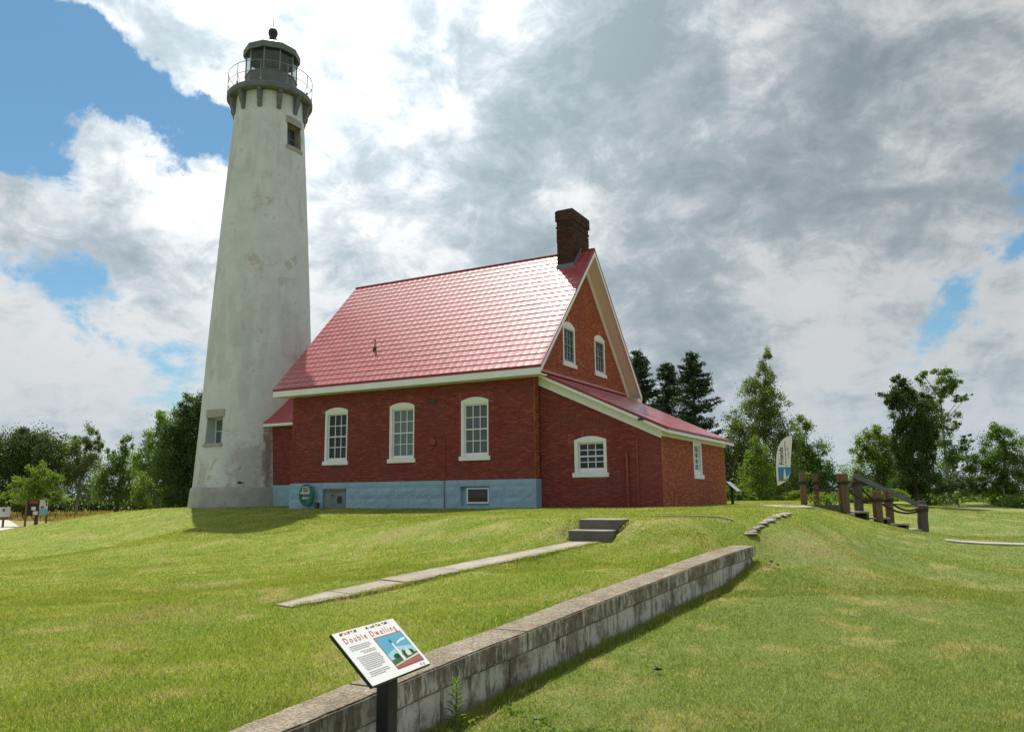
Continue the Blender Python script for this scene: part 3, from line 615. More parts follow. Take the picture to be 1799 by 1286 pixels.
# --- windows
def window(O, U, Nn, x0, x1, zs, zsp, rise, m_glass, ml, mr, mb_, mt, rows=4, cols=3, sill=True, recess=.10, label=None, meet=True, sashm=None):
    P = lambda u, v, n: O + U * u + Z * v + Nn * n
    f = MB(); j = .075; zh = zsp - .06
    hole = (x0, x1, zs, zh)
    f.fbox(O, U, Z, Nn, x0, x0 + ml, zs, zh, -recess, .013); f.fbox(O, U, Z, Nn, x1 - mr, x1, zs, zh, -recess, .013)
    f.fbox(O, U, Z, Nn, x0 + ml, x1 - mr, zs, zs + mb_, -recess, -.02)
    arc = [P(x0, zh, .0), P(x1, zh, 0), P(x1, zsp, 0)]; cx = (x0 + x1) / 2; hw = (x1 - x0) / 2
    for k in range(1, 12):
        t = k / 12; u = x1 - 2 * hw * t; arc.append(P(u, zsp + rise * (1 - ((u - cx) / hw) ** 2), 0))
    arc.append(P(x0, zsp, 0)); f.prism([a - Nn * .03 for a in arc], Nn * .045)
    f.fbox(O, U, Z, Nn, x0 + ml, x1 - mr, zsp - mt, zh, -recess, .0)
    w = f.build('window', M['white'], house)
    if label: w['label'] = label
    if sill:
        s = MB(); s.fbox(O, U, Z, Nn, x0 - .07, x1 + .07, zs - .15, zs - .002, -.05, .06); s.build('sill', M['white'], w, bevel=.008)
    gx0, gx1, gz0, gz1 = x0 + ml, x1 - mr, zs + mb_, zsp - mt
    s = MB(); b = .045; zm = (gz0 + gz1) / 2; n0, n1 = -recess - .02, -recess + .035
    s.fbox(O, U, Z, Nn, gx0, gx0 + b, gz0, gz1, n0, n1); s.fbox(O, U, Z, Nn, gx1 - b, gx1, gz0, gz1, n0, n1)
    s.fbox(O, U, Z, Nn, gx0 + b, gx1 - b, gz0, gz0 + b * 1.3, n0, n1 - .002); s.fbox(O, U, Z, Nn, gx0 + b, gx1 - b, gz1 - b, gz1, n0, n1 - .002)
    if meet: s.fbox(O, U, Z, Nn, gx0 + b, gx1 - b, zm - .022, zm + .022, n0, n1 + .008)
    xs = np.linspace(gx0 + b, gx1 - b, cols + 1); zs_ = [gz0 + b * 1.3]
    for r in range(1, rows): zs_.append(gz0 + b * 1.3 + (gz1 - b - gz0 - b * 1.3) * r / rows)
    zs_.append(gz1 - b)
    for r in range(1, rows):
        if not (meet and r == rows // 2): s.fbox(O, U, Z, Nn, gx0 + b, gx1 - b, zs_[r] - .0135, zs_[r] + .0135, n0 + .01, n1 - .012)
    for c in range(1, cols):
        for r in range(rows): s.fbox(O, U, Z, Nn, xs[c] - .0125, xs[c] + .0125, zs_[r] + .0138, zs_[r + 1] - .0138, n0 + .012, n1 - .010)
    s.build('sash', sashm or M['white'], w)
    pm = {}
    for r in range(rows):
        for c in range(cols):
            pw, ph = xs[c + 1] - xs[c] - .004, zs_[r + 1] - zs_[r] - .004
            cpos = P((xs[c] + xs[c + 1]) / 2, (zs_[r] + zs_[r + 1]) / 2, n0 + .018)
            g = MB(); t1, t2 = random.uniform(-.0025, .0025), random.uniform(-.0025, .0025)
            q = [cpos + U * (su * pw / 2) + Z * (sv * ph / 2) + Nn * (su * t1 + sv * t2) for su, sv in ((-1, -1), (1, -1), (1, 1), (-1, 1))]
            g.prism(q, -Nn * .006); g.build('pane', m_glass, w)
    return hole
def voussoirs(O, U, Nn, x0, x1, zsp, rise, m, h=.22):      # soldier arch above a window
    mb = MB(); cx = (x0 + x1) / 2; hw = (x1 - x0) / 2 + .10; n_ = 17
    f = lambda u: zsp + rise * (1 - ((u - cx) / ((x1 - x0) / 2)) ** 2)
    for k in range(n_):
        u = cx - hw + 2 * hw * (k + .5) / n_; sl = -2 * rise * (u - cx) / ((x1 - x0) / 2) ** 2
        t = (U + Z * sl).normalized(); nn = (Z - U * sl).normalized(); c = O + U * u + Z * (f(u) + .006)
        w = hw / n_ * .80
        mb.prism([c - t * w - Nn * .01, c + t * w - Nn * .01, c + t * w * 1.08 + nn * h - Nn * .01, c - t * w * 1.08 + nn * h - Nn * .01], Nn * .020)
    mb.build('brick_arch', m, house)
# main front
O1 = Vector((0, 0, 0)); Un = X; Nf = -Y
front_top = lambda u: 4.92
h1 = window(O1, Un, Nf, -9.03, -7.93, 1.74, 3.66, .12, M['glass_dark'], .105, .05, .06, .125)
h2 = window(O1, Un, Nf, -5.95, -4.85, 1.74, 3.66, .12, M['glass_sheen'], .105, .05, .06, .125, label='window with pale reflection coloured into its panes')
h3 = window(O1, Un, Nf, -2.86, -1.76, 1.74, 3.66, .12, glass('window_glass_half_sheen', (.075, .10, .12)), .105, .05, .06, .125)  # weaker reflection, likewise painted into the pane colour
fh = [h1, h2, h3]
def aw(h): return [(h[0], h[1], h[2] - .15, h[3]), (h[0], h[1], h[3] - .01, 3.68)]
def arch_skip(hs, zsp, rise, pad=.21):
    def f(u, z):
        for h in hs:
            cx, hw = (h[0] + h[1]) / 2, (h[1] - h[0]) / 2
            if abs(u - cx) < hw + .12:
                if zsp - .06 < z < zsp + rise * (1 - min(1, ((u - cx) / hw) ** 2)) + pad + .02: return True
        return False
    return f
cm = MB()
basement = [(-9.03, -7.90, -.3, .70), (-2.87, -1.72, .05, .75)]
core(cm, O1, Un, Nf, [-HL, 0], front_top, .928, fh)
facing(O1, Un, Nf, -HL, 0, .94, front_top, [x for h in fh for x in aw(h)], singles, arch_skip(fh, 3.66, .12))
for h in fh: voussoirs(O1, Un, Nf, h[0], h[1], 3.66, .12, M['brick'])
nf_front = len(singles)
# gable end, east face x = 0
O2 = Vector((0, 0, 0)); Ug = Y; Ng = X
gtop = lambda u: roof_z(u) - .20
g1 = window(O2, Ug, Ng, 2.36, 3.42, 5.16, 6.55, .16, M['glass_screen'], .09, .09, .07, .12, recess=.06, sashm=M['rail'])
g2 = window(O2, Ug, Ng, 5.32, 6.38, 5.16, 6.55, .16, M['glass_screen'], .09, .09, .07, .12, recess=.06, sashm=M['rail'])
gh = [g1, g2]
core(cm, O2, Ug, Ng, [0.3, HD / 2, HD], gtop, .2, gh, .3)
L2 = []
facing(O2, Ug, Ng, .0, .36, .94, lambda u: 4.92, [], L2)
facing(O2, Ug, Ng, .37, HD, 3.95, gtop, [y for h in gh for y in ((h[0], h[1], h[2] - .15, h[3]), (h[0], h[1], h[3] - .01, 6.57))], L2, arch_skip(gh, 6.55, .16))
for h in gh: voussoirs(O2, Ug, Ng, h[0], h[1], 6.55, .16, M['brick_lit'], .2)
# rear and west walls
core(cm, Vector((0, HD, 0)), X, Y, [-HL, 0 - .3], lambda u: 4.92, 0, [], .3)
core(cm, Vector((-HL, 0, 0)), Y, -X, [.3, HD / 2, HD - .3], gtop, 0, [], .3)
# wing (lean-to) walls
LW, LY0, LY1 = 4.19, .37, 8.23
O3 = Vector((0, LY0, 0)); ltop = lambda u: lean_z(u) - .20
h4 = window(O3, X, -Y, 1.26, 2.38, 1.10, 2.15, .12, M['glass_dark'], .12, .09, .09, .09)
core(cm, O3, X, -Y, [.0, LW], ltop, -.4, [h4])
L3 = []
facing(O3, X, -Y, 0, LW, -.15, ltop, [(h4[0], h4[1], h4[2] - .15, h4[3]), (h4[0], h4[1], h4[3] - .01, 2.17)], L3, arch_skip([h4], 2.15, .12))
voussoirs(O3, X, -Y, 1.26, 2.38, 2.15, .12, M['brick'], .2)
O4 = Vector((LW, 0, 0)); rtop = lambda u: lean_z(LW) - .16
h5 = window(O4, Y, X, 3.85, 4.90, 1.05, 2.22, .0, M['glass_dark'], .12, .12, .12, .14, recess=.12)
core(cm, O4, Y, X, [LY0 + .3, LY1], rtop, -.4, [h5])
L4 = []
facing(O4, Y, X, LY0, LY1, -.15, rtop, [(h5[0], h5[1], h5[2] - .15, 2.24)], L4)
core(cm, Vector((0, LY1, 0)), X, Y, [0, LW - .3], ltop, -.2, [], .3)
# passage to the tower
PY0, PY1, PXE = 2.75, 5.25, -14.6
core(cm, Vector((0, PY0, 0)), X, -Y, [PXE, -HL], lambda u: 3.85, .0, [], .3)
core(cm, Vector((0, PY1, 0)), X, Y, [PXE, -HL], lambda u: 3.85, .0, [], .3)
L5 = []
facing(Vector((0, PY0, 0)), X, -Y, PXE, -HL, .94, lambda u: 3.8, [], L5)
cm.build('wall', M['mortar'], house)
# the 300 facing bricks that show largest stay single parts, the rest is joined per wall
near = L3 + L4
near.sort(key=lambda b: (b[0] - CAM).length)
single_set = near[:300]; ids = set(id(b) for b in single_set)
uni = MB(); uni.box((-.5, -.5, -.5), (.5, .5, .5)); bme = uni.mesh('brick'); bme.materials.append(M['brick']); bme2 = bme.copy(); bme2.materials.clear(); bme2.materials.append(M['brick_lit'])
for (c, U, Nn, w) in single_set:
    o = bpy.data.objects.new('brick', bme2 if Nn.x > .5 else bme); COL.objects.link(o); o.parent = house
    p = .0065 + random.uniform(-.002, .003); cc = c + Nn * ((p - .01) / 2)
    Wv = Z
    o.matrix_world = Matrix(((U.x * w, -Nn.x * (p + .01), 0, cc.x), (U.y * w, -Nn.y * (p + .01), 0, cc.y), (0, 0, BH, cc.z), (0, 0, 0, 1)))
for L, bm_ in ((singles, 'brick'), (L2, 'brick_lit'), ([b for b in L3 if id(b) not in ids], 'brick'), ([b for b in L4 if id(b) not in ids], 'brick_lit'), (L5, 'brick')):
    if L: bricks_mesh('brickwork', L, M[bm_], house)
# --- foundation, blue painted stone
fd = MB()
def frame(x0, x1, z0, z1, y0=-.045): fd.box((x0, y0, z0), (x1, .25, z1))
frame(-HL, -9.03, -.5, .93); frame(-7.90, -2.87, -.5, .93); frame(-1.72, -.045, -.5, .93)
frame(-9.03, -7.90, .70, .93); frame(-2.87, -1.72, .75, .93); frame(-2.87, -1.72, -.5, .05)
fd.box((-9.03, .06, -.5), (-7.90, .25, .70)); fd.box((-2.87, .12, .05), (-1.72, .25, .75))
fd.box((-.045, -.045, -.5), (.045, .36, .93))
foundation = fd.build('foundation', M['blue'], house)
fp = MB(); fp.box((PXE, PY0 - .05, -.5), (-HL, PY0 + .2, .93)); fp.build('passage_foundation', M['blue'], house)
def rough_block(O, U, Nn, u0, u1, z0, z1, rough, parent, seed):
    q = random.Random(seed); nu, nv = max(2, int((u1 - u0) / .14)), max(2, int((z1 - z0) / .11)); mb = MB(); g = {}
    for a in range(nu + 1):
        for b in range(nv + 1):
            e = 0 if a in (0, nu) or b in (0, nv) else 1
            d = .006 + e * (.008 + rough * q.random())
            p = O + U * (u0 + (u1 - u0) * a / nu) + Z * (z0 + (z1 - z0) * b / nv) + Nn * d; g[a, b] = p
    i0 = len(mb.v)
    for a in range(nu + 1):
        for b in range(nv + 1): mb.v.append(tuple(g[a, b]))
    for a in range(nu):
        for b in range(nv): mb.f.append((i0 + a * (nv + 1) + b, i0 + (a + 1) * (nv + 1) + b, i0 + (a + 1) * (nv + 1) + b + 1, i0 + a * (nv + 1) + b + 1))
    for (a0, b0, a1, b1) in ((0, 0, nu, 0), (nu, 0, nu, nv), (nu, nv, 0, nv), (0, nv, 0, 0)):
        mb.poly([g[a0, b0], g[a1, b1], g[a1, b1] - Nn * .02, g[a0, b0] - Nn * .02])
    return mb.build('foundation_stone', M['blue'], parent, smooth=False)
OF = Vector((0, -.045, 0)); sd = 0
for (a, b) in ((-10.70, -9.05), (-9.03, -7.2), (-7.19, -5.4), (-5.39, -3.52), (-3.51, -2.3), (-2.29, -.9), (-.89, -.05)):
    sd += 1; rough_block(OF, X, -Y, a + .006, b - .006, .715 if a not in (-9.03,) else .71, .925, .002, foundation, sd)
def course(u0, u1, z0, z1):
    global sd
    u = u0
    while u < u1 - .05:
        w = min(random.uniform(.45, .95), u1 - u)
        if u1 - (u + w) < .25: w = u1 - u
        sd += 1; rough_block(OF, X, -Y, u + .006, u + w - .006, z0 + .005, z1 - .005, .030, foundation, sd); u += w
for (z0, z1) in ((-.15, .33), (.33, .71)):
    for (a, b) in ((-10.70, -9.05), (-7.88, -2.89), (-1.70, -.05)): course(a, b, z0, z1)
OS = Vector((.045, 0, 0))
rough_block(OS, Y, X, -.04, .36, -.15, .925, .006, foundation, 99)
rough_block(Vector((0, PY0 - .05, 0)), X, -Y, PXE, -HL - .01, -.15, .925, .02, foundation, 98)
# basement window
P0 = MB()
for q in ((-2.66, -2.61, .14, .67), (-1.82, -1.77, .14, .67), (-2.61, -1.82, .14, .19), (-2.61, -1.82, .62, .67)): P0.box((q[0], .02, q[2]), (q[1], .10, q[3]))
bw_ = P0.build('basement_window', M['white'], house)
g = MB(); g.box((-2.61, .05, .19), (-1.82, .07, .62)); g.build('pane', M['glass_dark'], bw_)
g = MB()
for zz_ in (.36, .44): g.tube([(-2.58, .045, zz_), (-2.2, .04, zz_ + .015), (-1.85, .045, zz_ + .01)], .008, 6)
g.build('window_bar', M['board'], bw_)
g = MB(); g.box((-2.87, -.03, .0), (-1.72, .02, .045)); g.build('basement_sill', M['blue'], house)
# boarded basement opening
hb = MB(); hb.box((-8.98, .0, .0), (-7.95, .055, .62)); hatch = hb.build('hatch', worn('grey_blue_board', (.13, .17, .20), (.19, .24, .27), 3, .8, .3, .004), house)
hb = MB(); hb.box((-8.98, -.03, .62), (-7.95, .05, .69)); hb.build('hatch_lintel', M['board'], hatch)
hb = MB(); hb.box((-8.32, -.03, .18), (-8.14, -.002, .42)); hb.build('hatch_vent', M['black'], hatch)
hb = MB(); hb.tube([(-8.62, -.02, .5), (-8.55, -.08, .5), (-8.52, -.08, .44)], .02, 8); hb.build('tap', M['iron'], hatch)
# --- main roof
rf = MB()
yr = HD / 2; t_ = .16; x0r, x1r = -HL - .575, OR_
rf.prism([Vector((x0r, -OE, HE)), Vector((x0r, yr, HR)), Vector((x0r, HD + OE, HE)), Vector((x0r, HD + OE, HE - t_)), Vector((x0r, yr, HR - t_ * 1.46)), Vector((x0r, -OE, HE - t_))], X * (x1r - x0r))
roof = rf.build('roof', M['soffit'], house)
sdir = Vector((0, yr + OE, HR - HE)).normalized(); sn = Vector((0, -sdir.z, sdir.y))
SLN = (Vector((0, yr, HR)) - Vector((0, -OE, HE))).length
ncol, nrow = 42, 23; tw, th = (x1r - x0r) / ncol, SLN / nrow
def tile_geo():
    us = [0, .10, .80, .86, .90, .94, 1.0]; hs = [0.0, 0.0, .001, .005, .008, .005, 0.0]
    vs = [-.015, .0, .06, .5, 1.0]; lv = [0.002, .017, .016, .010, .004]
    V = []; F = []
    for j, v in enumerate(vs):
        for i, u in enumerate(us):
            fl = 1.0 if v > .03 else 1.25
            V.append((u * tw, v * th, lv[j] + hs[i] * fl + (.004 if j == 1 and i in (0, 1) else 0)))
    k = len(us)
    for j in range(len(vs) - 1):
        for i in range(k - 1): F.append((j * k + i, j * k + i + 1, (j + 1) * k + i + 1, (j + 1) * k + i))
    return np.array(V), np.array(F)
TV, TF = tile_geo()
tme = np_mesh('roof_tile', TV, TF); tme.materials.append(M['tile']); tme.shade_smooth()
tiles = []
for c in range(ncol):
    for r in range(nrow):
        o = Vector((x0r + c * tw, -OE, HE)) + sdir * (r * th) + sn * .004
        cen = o + X * tw / 2 + sdir * th / 2
        tiles.append(((cen - CAM).length, o, r, c))
tiles.sort(key=lambda q: q[0])
Rm = Matrix(((1, 0, 0), (0, sdir.y, sn.y), (0, sdir.z, sn.z)))
def tile_rot(r, c):
    q = random.Random(r * 91 + c); return Matrix.Rotation(q.uniform(-.006, .006), 3, 'X') @ Matrix.Rotation(q.uniform(-.008, .008), 3, 'Y')
for d, o, r, c in tiles[:300]:
    ob = bpy.data.objects.new('roof_tile', tme); COL.objects.link(ob); ob.parent = roof
    ob.matrix_world = Matrix.Translation(o) @ (Rm @ tile_rot(r, c)).to_4x4()
def tile_sheet(name, L, parent, Rmat, TVv=TV):
    Vs = []; Fs = []; k = len(TVv)
    for i, (o, r, c) in enumerate(L):
        m3 = np.array(Rmat @ tile_rot(r, c)); Vs.append(TVv @ m3.T + np.array(o)); Fs.append(TF + i * k)
    me = np_mesh(name, np.concatenate(Vs), np.concatenate(Fs)); me.shade_smooth(); return link(name, me, M['tile'], parent, 'stuff')
tile_sheet('roof_tiles', [(o, r, c) for d, o, r, c in tiles[300:]], roof, Rm)
# back slope
sb = Vector((0, -(yr + OE), HR - HE)).normalized(); snb = Vector((0, sb.z, -sb.y))
Rb = Matrix(((-1, 0, 0), (0, sb.y, snb.y), (0, sb.z, snb.z)))
tile_sheet('roof_tiles', [(Vector((x1r - c * tw, HD + OE, HE)) + sb * (r * th) + snb * .004, r, c) for c in range(ncol) for r in range(nrow)], roof, Rb)
# edges of the main roof
e = MB(); e.box((x0r - .01, -OE - .03, HE - .075), (x1r + .012, -OE - .002, HE + .018)); e.build('drip_edge', M['trim'], roof)
e = MB(); e.box((x0r, -OE - .02, HE - .30), (x1r, -OE + .02, HE - .078)); e.box((x0r, -OE + .02, HE - .30), (x1r, -.008, HE - .26)); e.build('eave_board', M['white'], roof)
for yy in (-OE, HD + OE):
    for xx, sx in ((x1r + .004, 1), (x0r - .004, -1)):
        e = MB(); a = Vector((xx, yy, HE + .012)); b = Vector((xx, yr, HR + .012))
        e.prism([a, b, b - Z * .075, a - Z * .075], X * (.028 * sx)); e.build('rake_edge', M['trim'], roof)
for yy in (-OE, HD + OE):
    e = MB(); a = Vector((x1r + .002, yy, HE - .066)); b = Vector((x1r + .002, yr, HR - .066))
    e.prism([a, b, b - Z * .20, a - Z * .20], X * .02); e.build('barge_board', M['white'], roof)
e = MB()                                                    # frieze board on the gable wall under the soffit
a = Vector((.012, HD + .1, roof_z(HD + .1) - .24)); b = Vector((.012, yr, HR - .24))
e.prism([a, b, b - Z * .42, a - Z * .42], X * .045)
e.build('gable_frieze', M['soffit'], roof); e = MB()
a = Vector((.012, -.02, roof_z(-.02) - .24)); e.prism([a, b, b - Z * .42, a - Z * .42], X * .045)
e.build('gable_frieze', M['soffit'], roof)
e = MB(); e.box((.05, HD + .02, HE - .35), (x1r, HD + OE, HE - .16)); e.build('eave_return', M['soffit'], roof)
e = MB(); e.tube([(x0r - .01, yr, HR + .015), (x1r + .02, yr, HR + .015)], .05, 8); e.build('ridge_cap', M['trim'], roof)
# --- wing roof
wr = MB(); yx0, yx1 = .06, 8.45
ys0, ys1 = -.0, 4.52
wr.prism([Vector((.05, yx0, lean_z(.05))), Vector((ys1, yx0, lean_z(ys1))), Vector((ys1, yx0, lean_z(ys1) - .10)), Vector((.05, yx0, lean_z(.05) - .10))], Y * (yx1 - yx0))
wing = wr.build('wing_roof', M['soffit'], house)
wd = Vector((-1, 0, LS)).normalized(); wn_ = Vector((LS, 0, 1)).normalized()
nc2, nr2 = int((yx1 - yx0) / tw), 15; th2 = math.hypot(ys1, LS * ys1) / nr2; TV2 = TV.copy(); TV2[:, 0] *= ((yx1 - yx0) / nc2) / tw; TV2[:, 1] *= th2 / th; TV2[:, 2] *= .22
Rw = Matrix(((0, wd.x, wn_.x), (1, wd.y, wn_.y), (0, wd.z, wn_.z)))
tile_sheet('wing_roof_tiles', [(Vector((ys1, yx0 + c * (yx1 - yx0) / nc2, lean_z(ys1))) + wd * (r * th2) + wn_ * .003, r, c) for c in range(nc2) for r in range(nr2)], wing, Rw, TV2)
e = MB()
a, b = Vector((-.06, yx0 - .004, lean_z(-.06) + .02)), Vector((ys1 + .01, yx0 - .004, lean_z(ys1 + .01) + .02))
e.prism([a, b, b - Z * .085, a - Z * .085], -Y * .025)
e.box((ys1, yx0 - .03, lean_z(ys1) - .065), (ys1 + .025, yx1, lean_z(ys1) + .018)); e.build('drip_edge', M['trim'], wing)
e = MB()
a, b = Vector((-.04, yx0, lean_z(-.04) - .07)), Vector((ys1, yx0, lean_z(ys1) - .07))
e.prism([a, b, b - Z * .09, a - Z * .09], -Y * .02)
a, b = Vector((.01, LY0 - .06, lean_z(.01) - .11)), Vector((LW + .02, LY0 - .06, lean_z(LW + .02) - .11))
e.prism([a, b, b - Z * .33, a - Z * .36], Y * .05)
e.build('rake_board', M['white'], wing)
e = MB(); e.box((ys1 - .01, yx0, lean_z(ys1) - .16), (ys1 + .015, yx1, lean_z(ys1) - .068)); e.box((LW + .01, LY0 - .055, 2.17), (LW + .06, LY1 + .02, 2.44)); e.build('eave_board', M['white'], wing)
e = MB(); a, b = Vector((.012, .10, 4.60)), Vector((.012, 8.9, 4.60)); e.box((.012, .10, 4.53), (.12, 8.45, 4.62)); e.build('flashing', worn('pink_flashing', (.42, .12, .14), (.48, .16, .18), 4, .4, .1, .002), wing)
e = MB(); e.tube([(3.72, .04, 2.70), (3.72, -.05, 2.70)], .018, 8); e.box((3.64, -.14, 2.64), (3.80, -.05, 2.72)); e.build('security_camera', M['iron'], wing)
# --- passage roof
e = MB(); prr = 5.35
for s_, y0_, in ((1, PY0 - .32), (-1, PY1 + .32)):
    a = Vector((-15.2, y0_, 3.72)); b = Vector((-15.2, 4.0, prr)); e.prism([a, b, b - Z * .10, a - Z * .10], X * (15.2 - HL - .005))
pr_ = e.build('passage_roof', M['trim'], house)
pr_.data.materials.clear(); pr_.data.materials.append(M['tile'])
e = MB(); e.box((-15.0, PY0 - .34, 3.52), (-HL - .004, PY0 - .30, 3.63)); e.box((-15.0, PY0 - .30, 3.52), (-HL - .004, PY0 - .005, 3.56)); e.build('eave_board', M['white'], pr_)
# --- chimney
ch = MB(); cx0, cx1, cy0, cy1 = -.76, -.10, 3.675, 5.22
ch.box((cx0, cy0, 8.6), (cx1, cy1, 11.34)); chimney = ch.build('chimney', M['dark_mortar'], house)
def chim(x0, x1, y0, y1, z0, z1, hgt=.068):
    z = z0; r = 0; mb = MB()
    while z + hgt <= z1 + .001:
        for (O, U, Nn, Lg) in ((Vector((x0, y0, 0)), X, -Y, x1 - x0), (Vector((x1, y0, 0)), Y, X, y1 - y0), (Vector((x1, y1, 0)), -X, Y, x1 - x0), (Vector((x0, y1, 0)), -Y, -X, y1 - y0)):
            u = -(.11 if r % 2 else 0)
            while u < Lg - .01:
                a, b = max(u, 0) + .006, min(u + .22 - .006, Lg)
                if b - a > .03: mb.fbox(O, U, Z, Nn, a, b, z + .006, z + hgt - .006, -.02, .010 + random.uniform(-.002, .003))
                u += .22
        z += hgt; r += 1
    return mb
for (g_, z0, z1) in ((.0, 8.75, 10.05), (.012, 10.05, 10.66), (.03, 10.66, 10.73), (.0, 10.73, 10.94), (.045, 10.94, 11.36)):
    chim(cx0 - g_, cx1 + g_, cy0 - g_, cy1 + g_, z0, z1).build('brickwork', M['chimney_brick'], chimney, 'stuff')
c2 = MB(); c2.box((cx0 - .05, cy0 - .05, 10.95), (cx1 + .05, cy1 + .05, 11.33)); c2.box((cx0 - .02, cy0 - .02, 11.36), (cx1 + .02, cy1 + .02, 11.39)); c2.build('chimney_cap', M['dark_mortar'], chimney)
fl = MB()
for (xa, xb, ya, yb_) in ((cx0 - .04, cx1 + .04, cy0 - .045, cy0 - .018), (cx1 + .018, cx1 + .045, cy0 - .018, yr), (cx0 - .045, cx0 - .018, cy0 - .018, yr)):
    za, zb = roof_z(ya), roof_z(yb_)
    fl.prism([Vector((xa, ya, za - .05)), Vector((xa, yb_, zb - .05)), Vector((xa, yb_, zb + .16)), Vector((xa, ya, za + .16))], X * (xb - xa))
fl.build('flashing', worn('lead_flashing', (.10, .14, .19), (.14, .19, .25), 4, .5, .2, .003), chimney)
# --- small fittings on the house
v = MB(); vz = roof_z(.84); v.lathe([(.10, vz - .1), (.085, vz + .04), (.045, vz + .12)], (-7.36, .84), 14); vent = v.build('vent_boot', M['iron'], house)
v = MB(); v.lathe([(.04, vz - .1), (.04, vz + .42)], (-7.36, .84), 12); v.build('vent_pipe', M['stone_trim'], vent)
v = MB(); v.box((-7.62, .60, roof_z(.60) + .03), (-7.10, 1.0, roof_z(.60) + .04)); 
redp = worn('red_painted_metal', (.20, .04, .035), (.27, .06, .05), 4, .5, .2, .003)
v = MB()
bc = Vector((-4.03, 0, 2.29)); 
for k in range(5): pass
ang = [2 * math.pi * k / 20 for k in range(20)]; rings = [(.145, -.012), (.145, -.05), (.12, -.085), (.05, -.10)]
i0 = 0
for (r_, d_) in rings:
    for a_ in ang: v.v.append((bc.x + r_ * math.cos(a_), d_, bc.z + r_ * math.sin(a_)))
for k in range(3):
    for j in range(20): v.f.append((k * 20 + j, k * 20 + (j + 1) % 20, (k + 1) * 20 + (j + 1) % 20, (k + 1) * 20 + j))
v.f.append(tuple(60 + j for j in range(20))); v.build('alarm_bell', redp, house)
v = MB(); v.tube([(-4.03, -.03, 2.44), (-3.98, -.03, 2.50), (-3.6, -.03, 2.47), (-3.52, -.03, 2.42), (-3.50, -.03, .95), (-3.50, -.10, .90), (-3.49, -.10, -.02)], .016, 8); v.build('conduit', M['trim'], house)
v = MB(); v.box((-4.24, -.05, 3.70), (-3.90, -.009, 3.81)); v.build('wall_vent', M['iron'], house)
v = MB(); v.tube([(3.09, .30, -.1), (3.08, .30, 1.60)], .045, 10); v.tube([(3.08, .30, 1.60), (3.08, .30, 1.68)], .05, 10); stand = v.build('standpipe', redp, house)
v = MB(); v.tube([(3.42, .335, -.1), (3.42, .335, 2.10)], .03, 8); v.build('downpipe', redp, house)
# hose reel hanging on the blue foundation
hose = thing('hose_reel', 'green garden hose coiled on a wall mounted reel against the blue foundation', 'hose', (-9.66, -.16, .5))
gm = worn('green_hose', (.01, .14, .10), (.02, .20, .14), 8, .4, .2, .003); hc = Vector((-9.66, -.16, .5))
v = MB()
for k in range(16):
    a_ = .27 + .024 * (k % 4); b_ = .33 + .024 * (k % 4); d_ = -.02 - .024 * (k // 4) ; off_ = random.uniform(-.02, .02)
    v.tube([(off_ + a_ * math.cos(t), d_, b_ * math.sin(t) - .02) for t in np.linspace(0, 2 * math.pi, 28)], .016, 6, False)
v.tube([(.25, -.05, -.30), (.36, -.12, -.42), (.50, -.10, -.48), (.62, -.05, -.47)], .014, 6)
o = v.build('hose', gm, hose)
v = MB(); v.box((-.24, -.16, .02), (.20, .05, .10)); v.box((-.20, -.12, .10), (-.15, .04, .28)); v.box((.12, -.12, .10), (.18, .04, .33)); v.box((-.20, -.12, .25), (.18, -.02, .30)); v.box((-.18, -.13, -.16), (.14, .0, -.10))
v.build('reel_frame', worn('pale_teal_plastic', (.38, .50, .50), (.48, .58, .58), 6, .4, .1, .002), hose)
v = MB(); v.tube([(-.16, -.07, .17), (.14, -.07, .17)], .055, 12); v.build('reel_drum', M['stone_trim'], hose)
v = MB(); v.box((-.06, -.05, 0), (.06, .07, .24)); o = v.build('utility_box', M['iron'], None, bevel=.006); o.location = (-9.16, -.20, gz(-9.16, -.2) - .01); tag(o, 'small dark box standing on the grass between the hose reel and the boarded opening', 'box')
# ------------------------------------------------------------------ the lighthouse
TX, TY = -16.82, 4.0
tower = thing('lighthouse', 'tall whitewashed round lighthouse with a dark lantern room and railed gallery', 'lighthouse', (TX, TY, 0))
def tlocal(o): o.location = (-TX, -TY, 0); return o
def part(mb, name, m, parent=None, smooth=False, bevel=0, kind=None):
    o = mb.build(name, m, parent or tower, kind, smooth, bevel)
    if parent is None: tlocal(o)
    return o
RZ = [(.80, 2.74), (4, 2.55), (8.12, 2.355), (13.58, 2.045), (18.09, 1.765), (19.6, 1.67), (20.1, 1.66)]
def rad(z): return float(np.interp(z, [a for a, b in RZ], [b for a, b in RZ]))
SEG = 96
zs = sorted(set([.80, 1.6, 2.81, 3.97, 17.35, 18.52, 20.1] + [round(z, 2) for z in np.arange(4.6, 17, .8)] + [19.0, 19.6]))
V = []; Fm = []; UV = []
for z in zs:
    for j in range(SEG): t = 2 * math.pi * j / SEG; V.append((TX + rad(z) * math.cos(t), TY + rad(z) * math.sin(t), z))
def hole_cell(j, z0):
    a = (j + .5) * 360 / SEG
    if abs(a - 270) < 11.3 and abs(z0 - 2.81) < .01: return True
    if (a < 15.1 or a > 344.9) and abs(z0 - 17.35) < .01: return True
    return False
for k in range(len(zs) - 1):
    for j in range(SEG):
        if hole_cell(j, zs[k]): continue
        a = k * SEG + j; b = k * SEG + (j + 1) % SEG; Fm.append((a, b, b + SEG, a + SEG)); UV.append((j, k))
me = bpy.data.meshes.new('shaft'); me.from_pydata(V, [], Fm); uvl = me.uv_layers.new(name='UVMap')
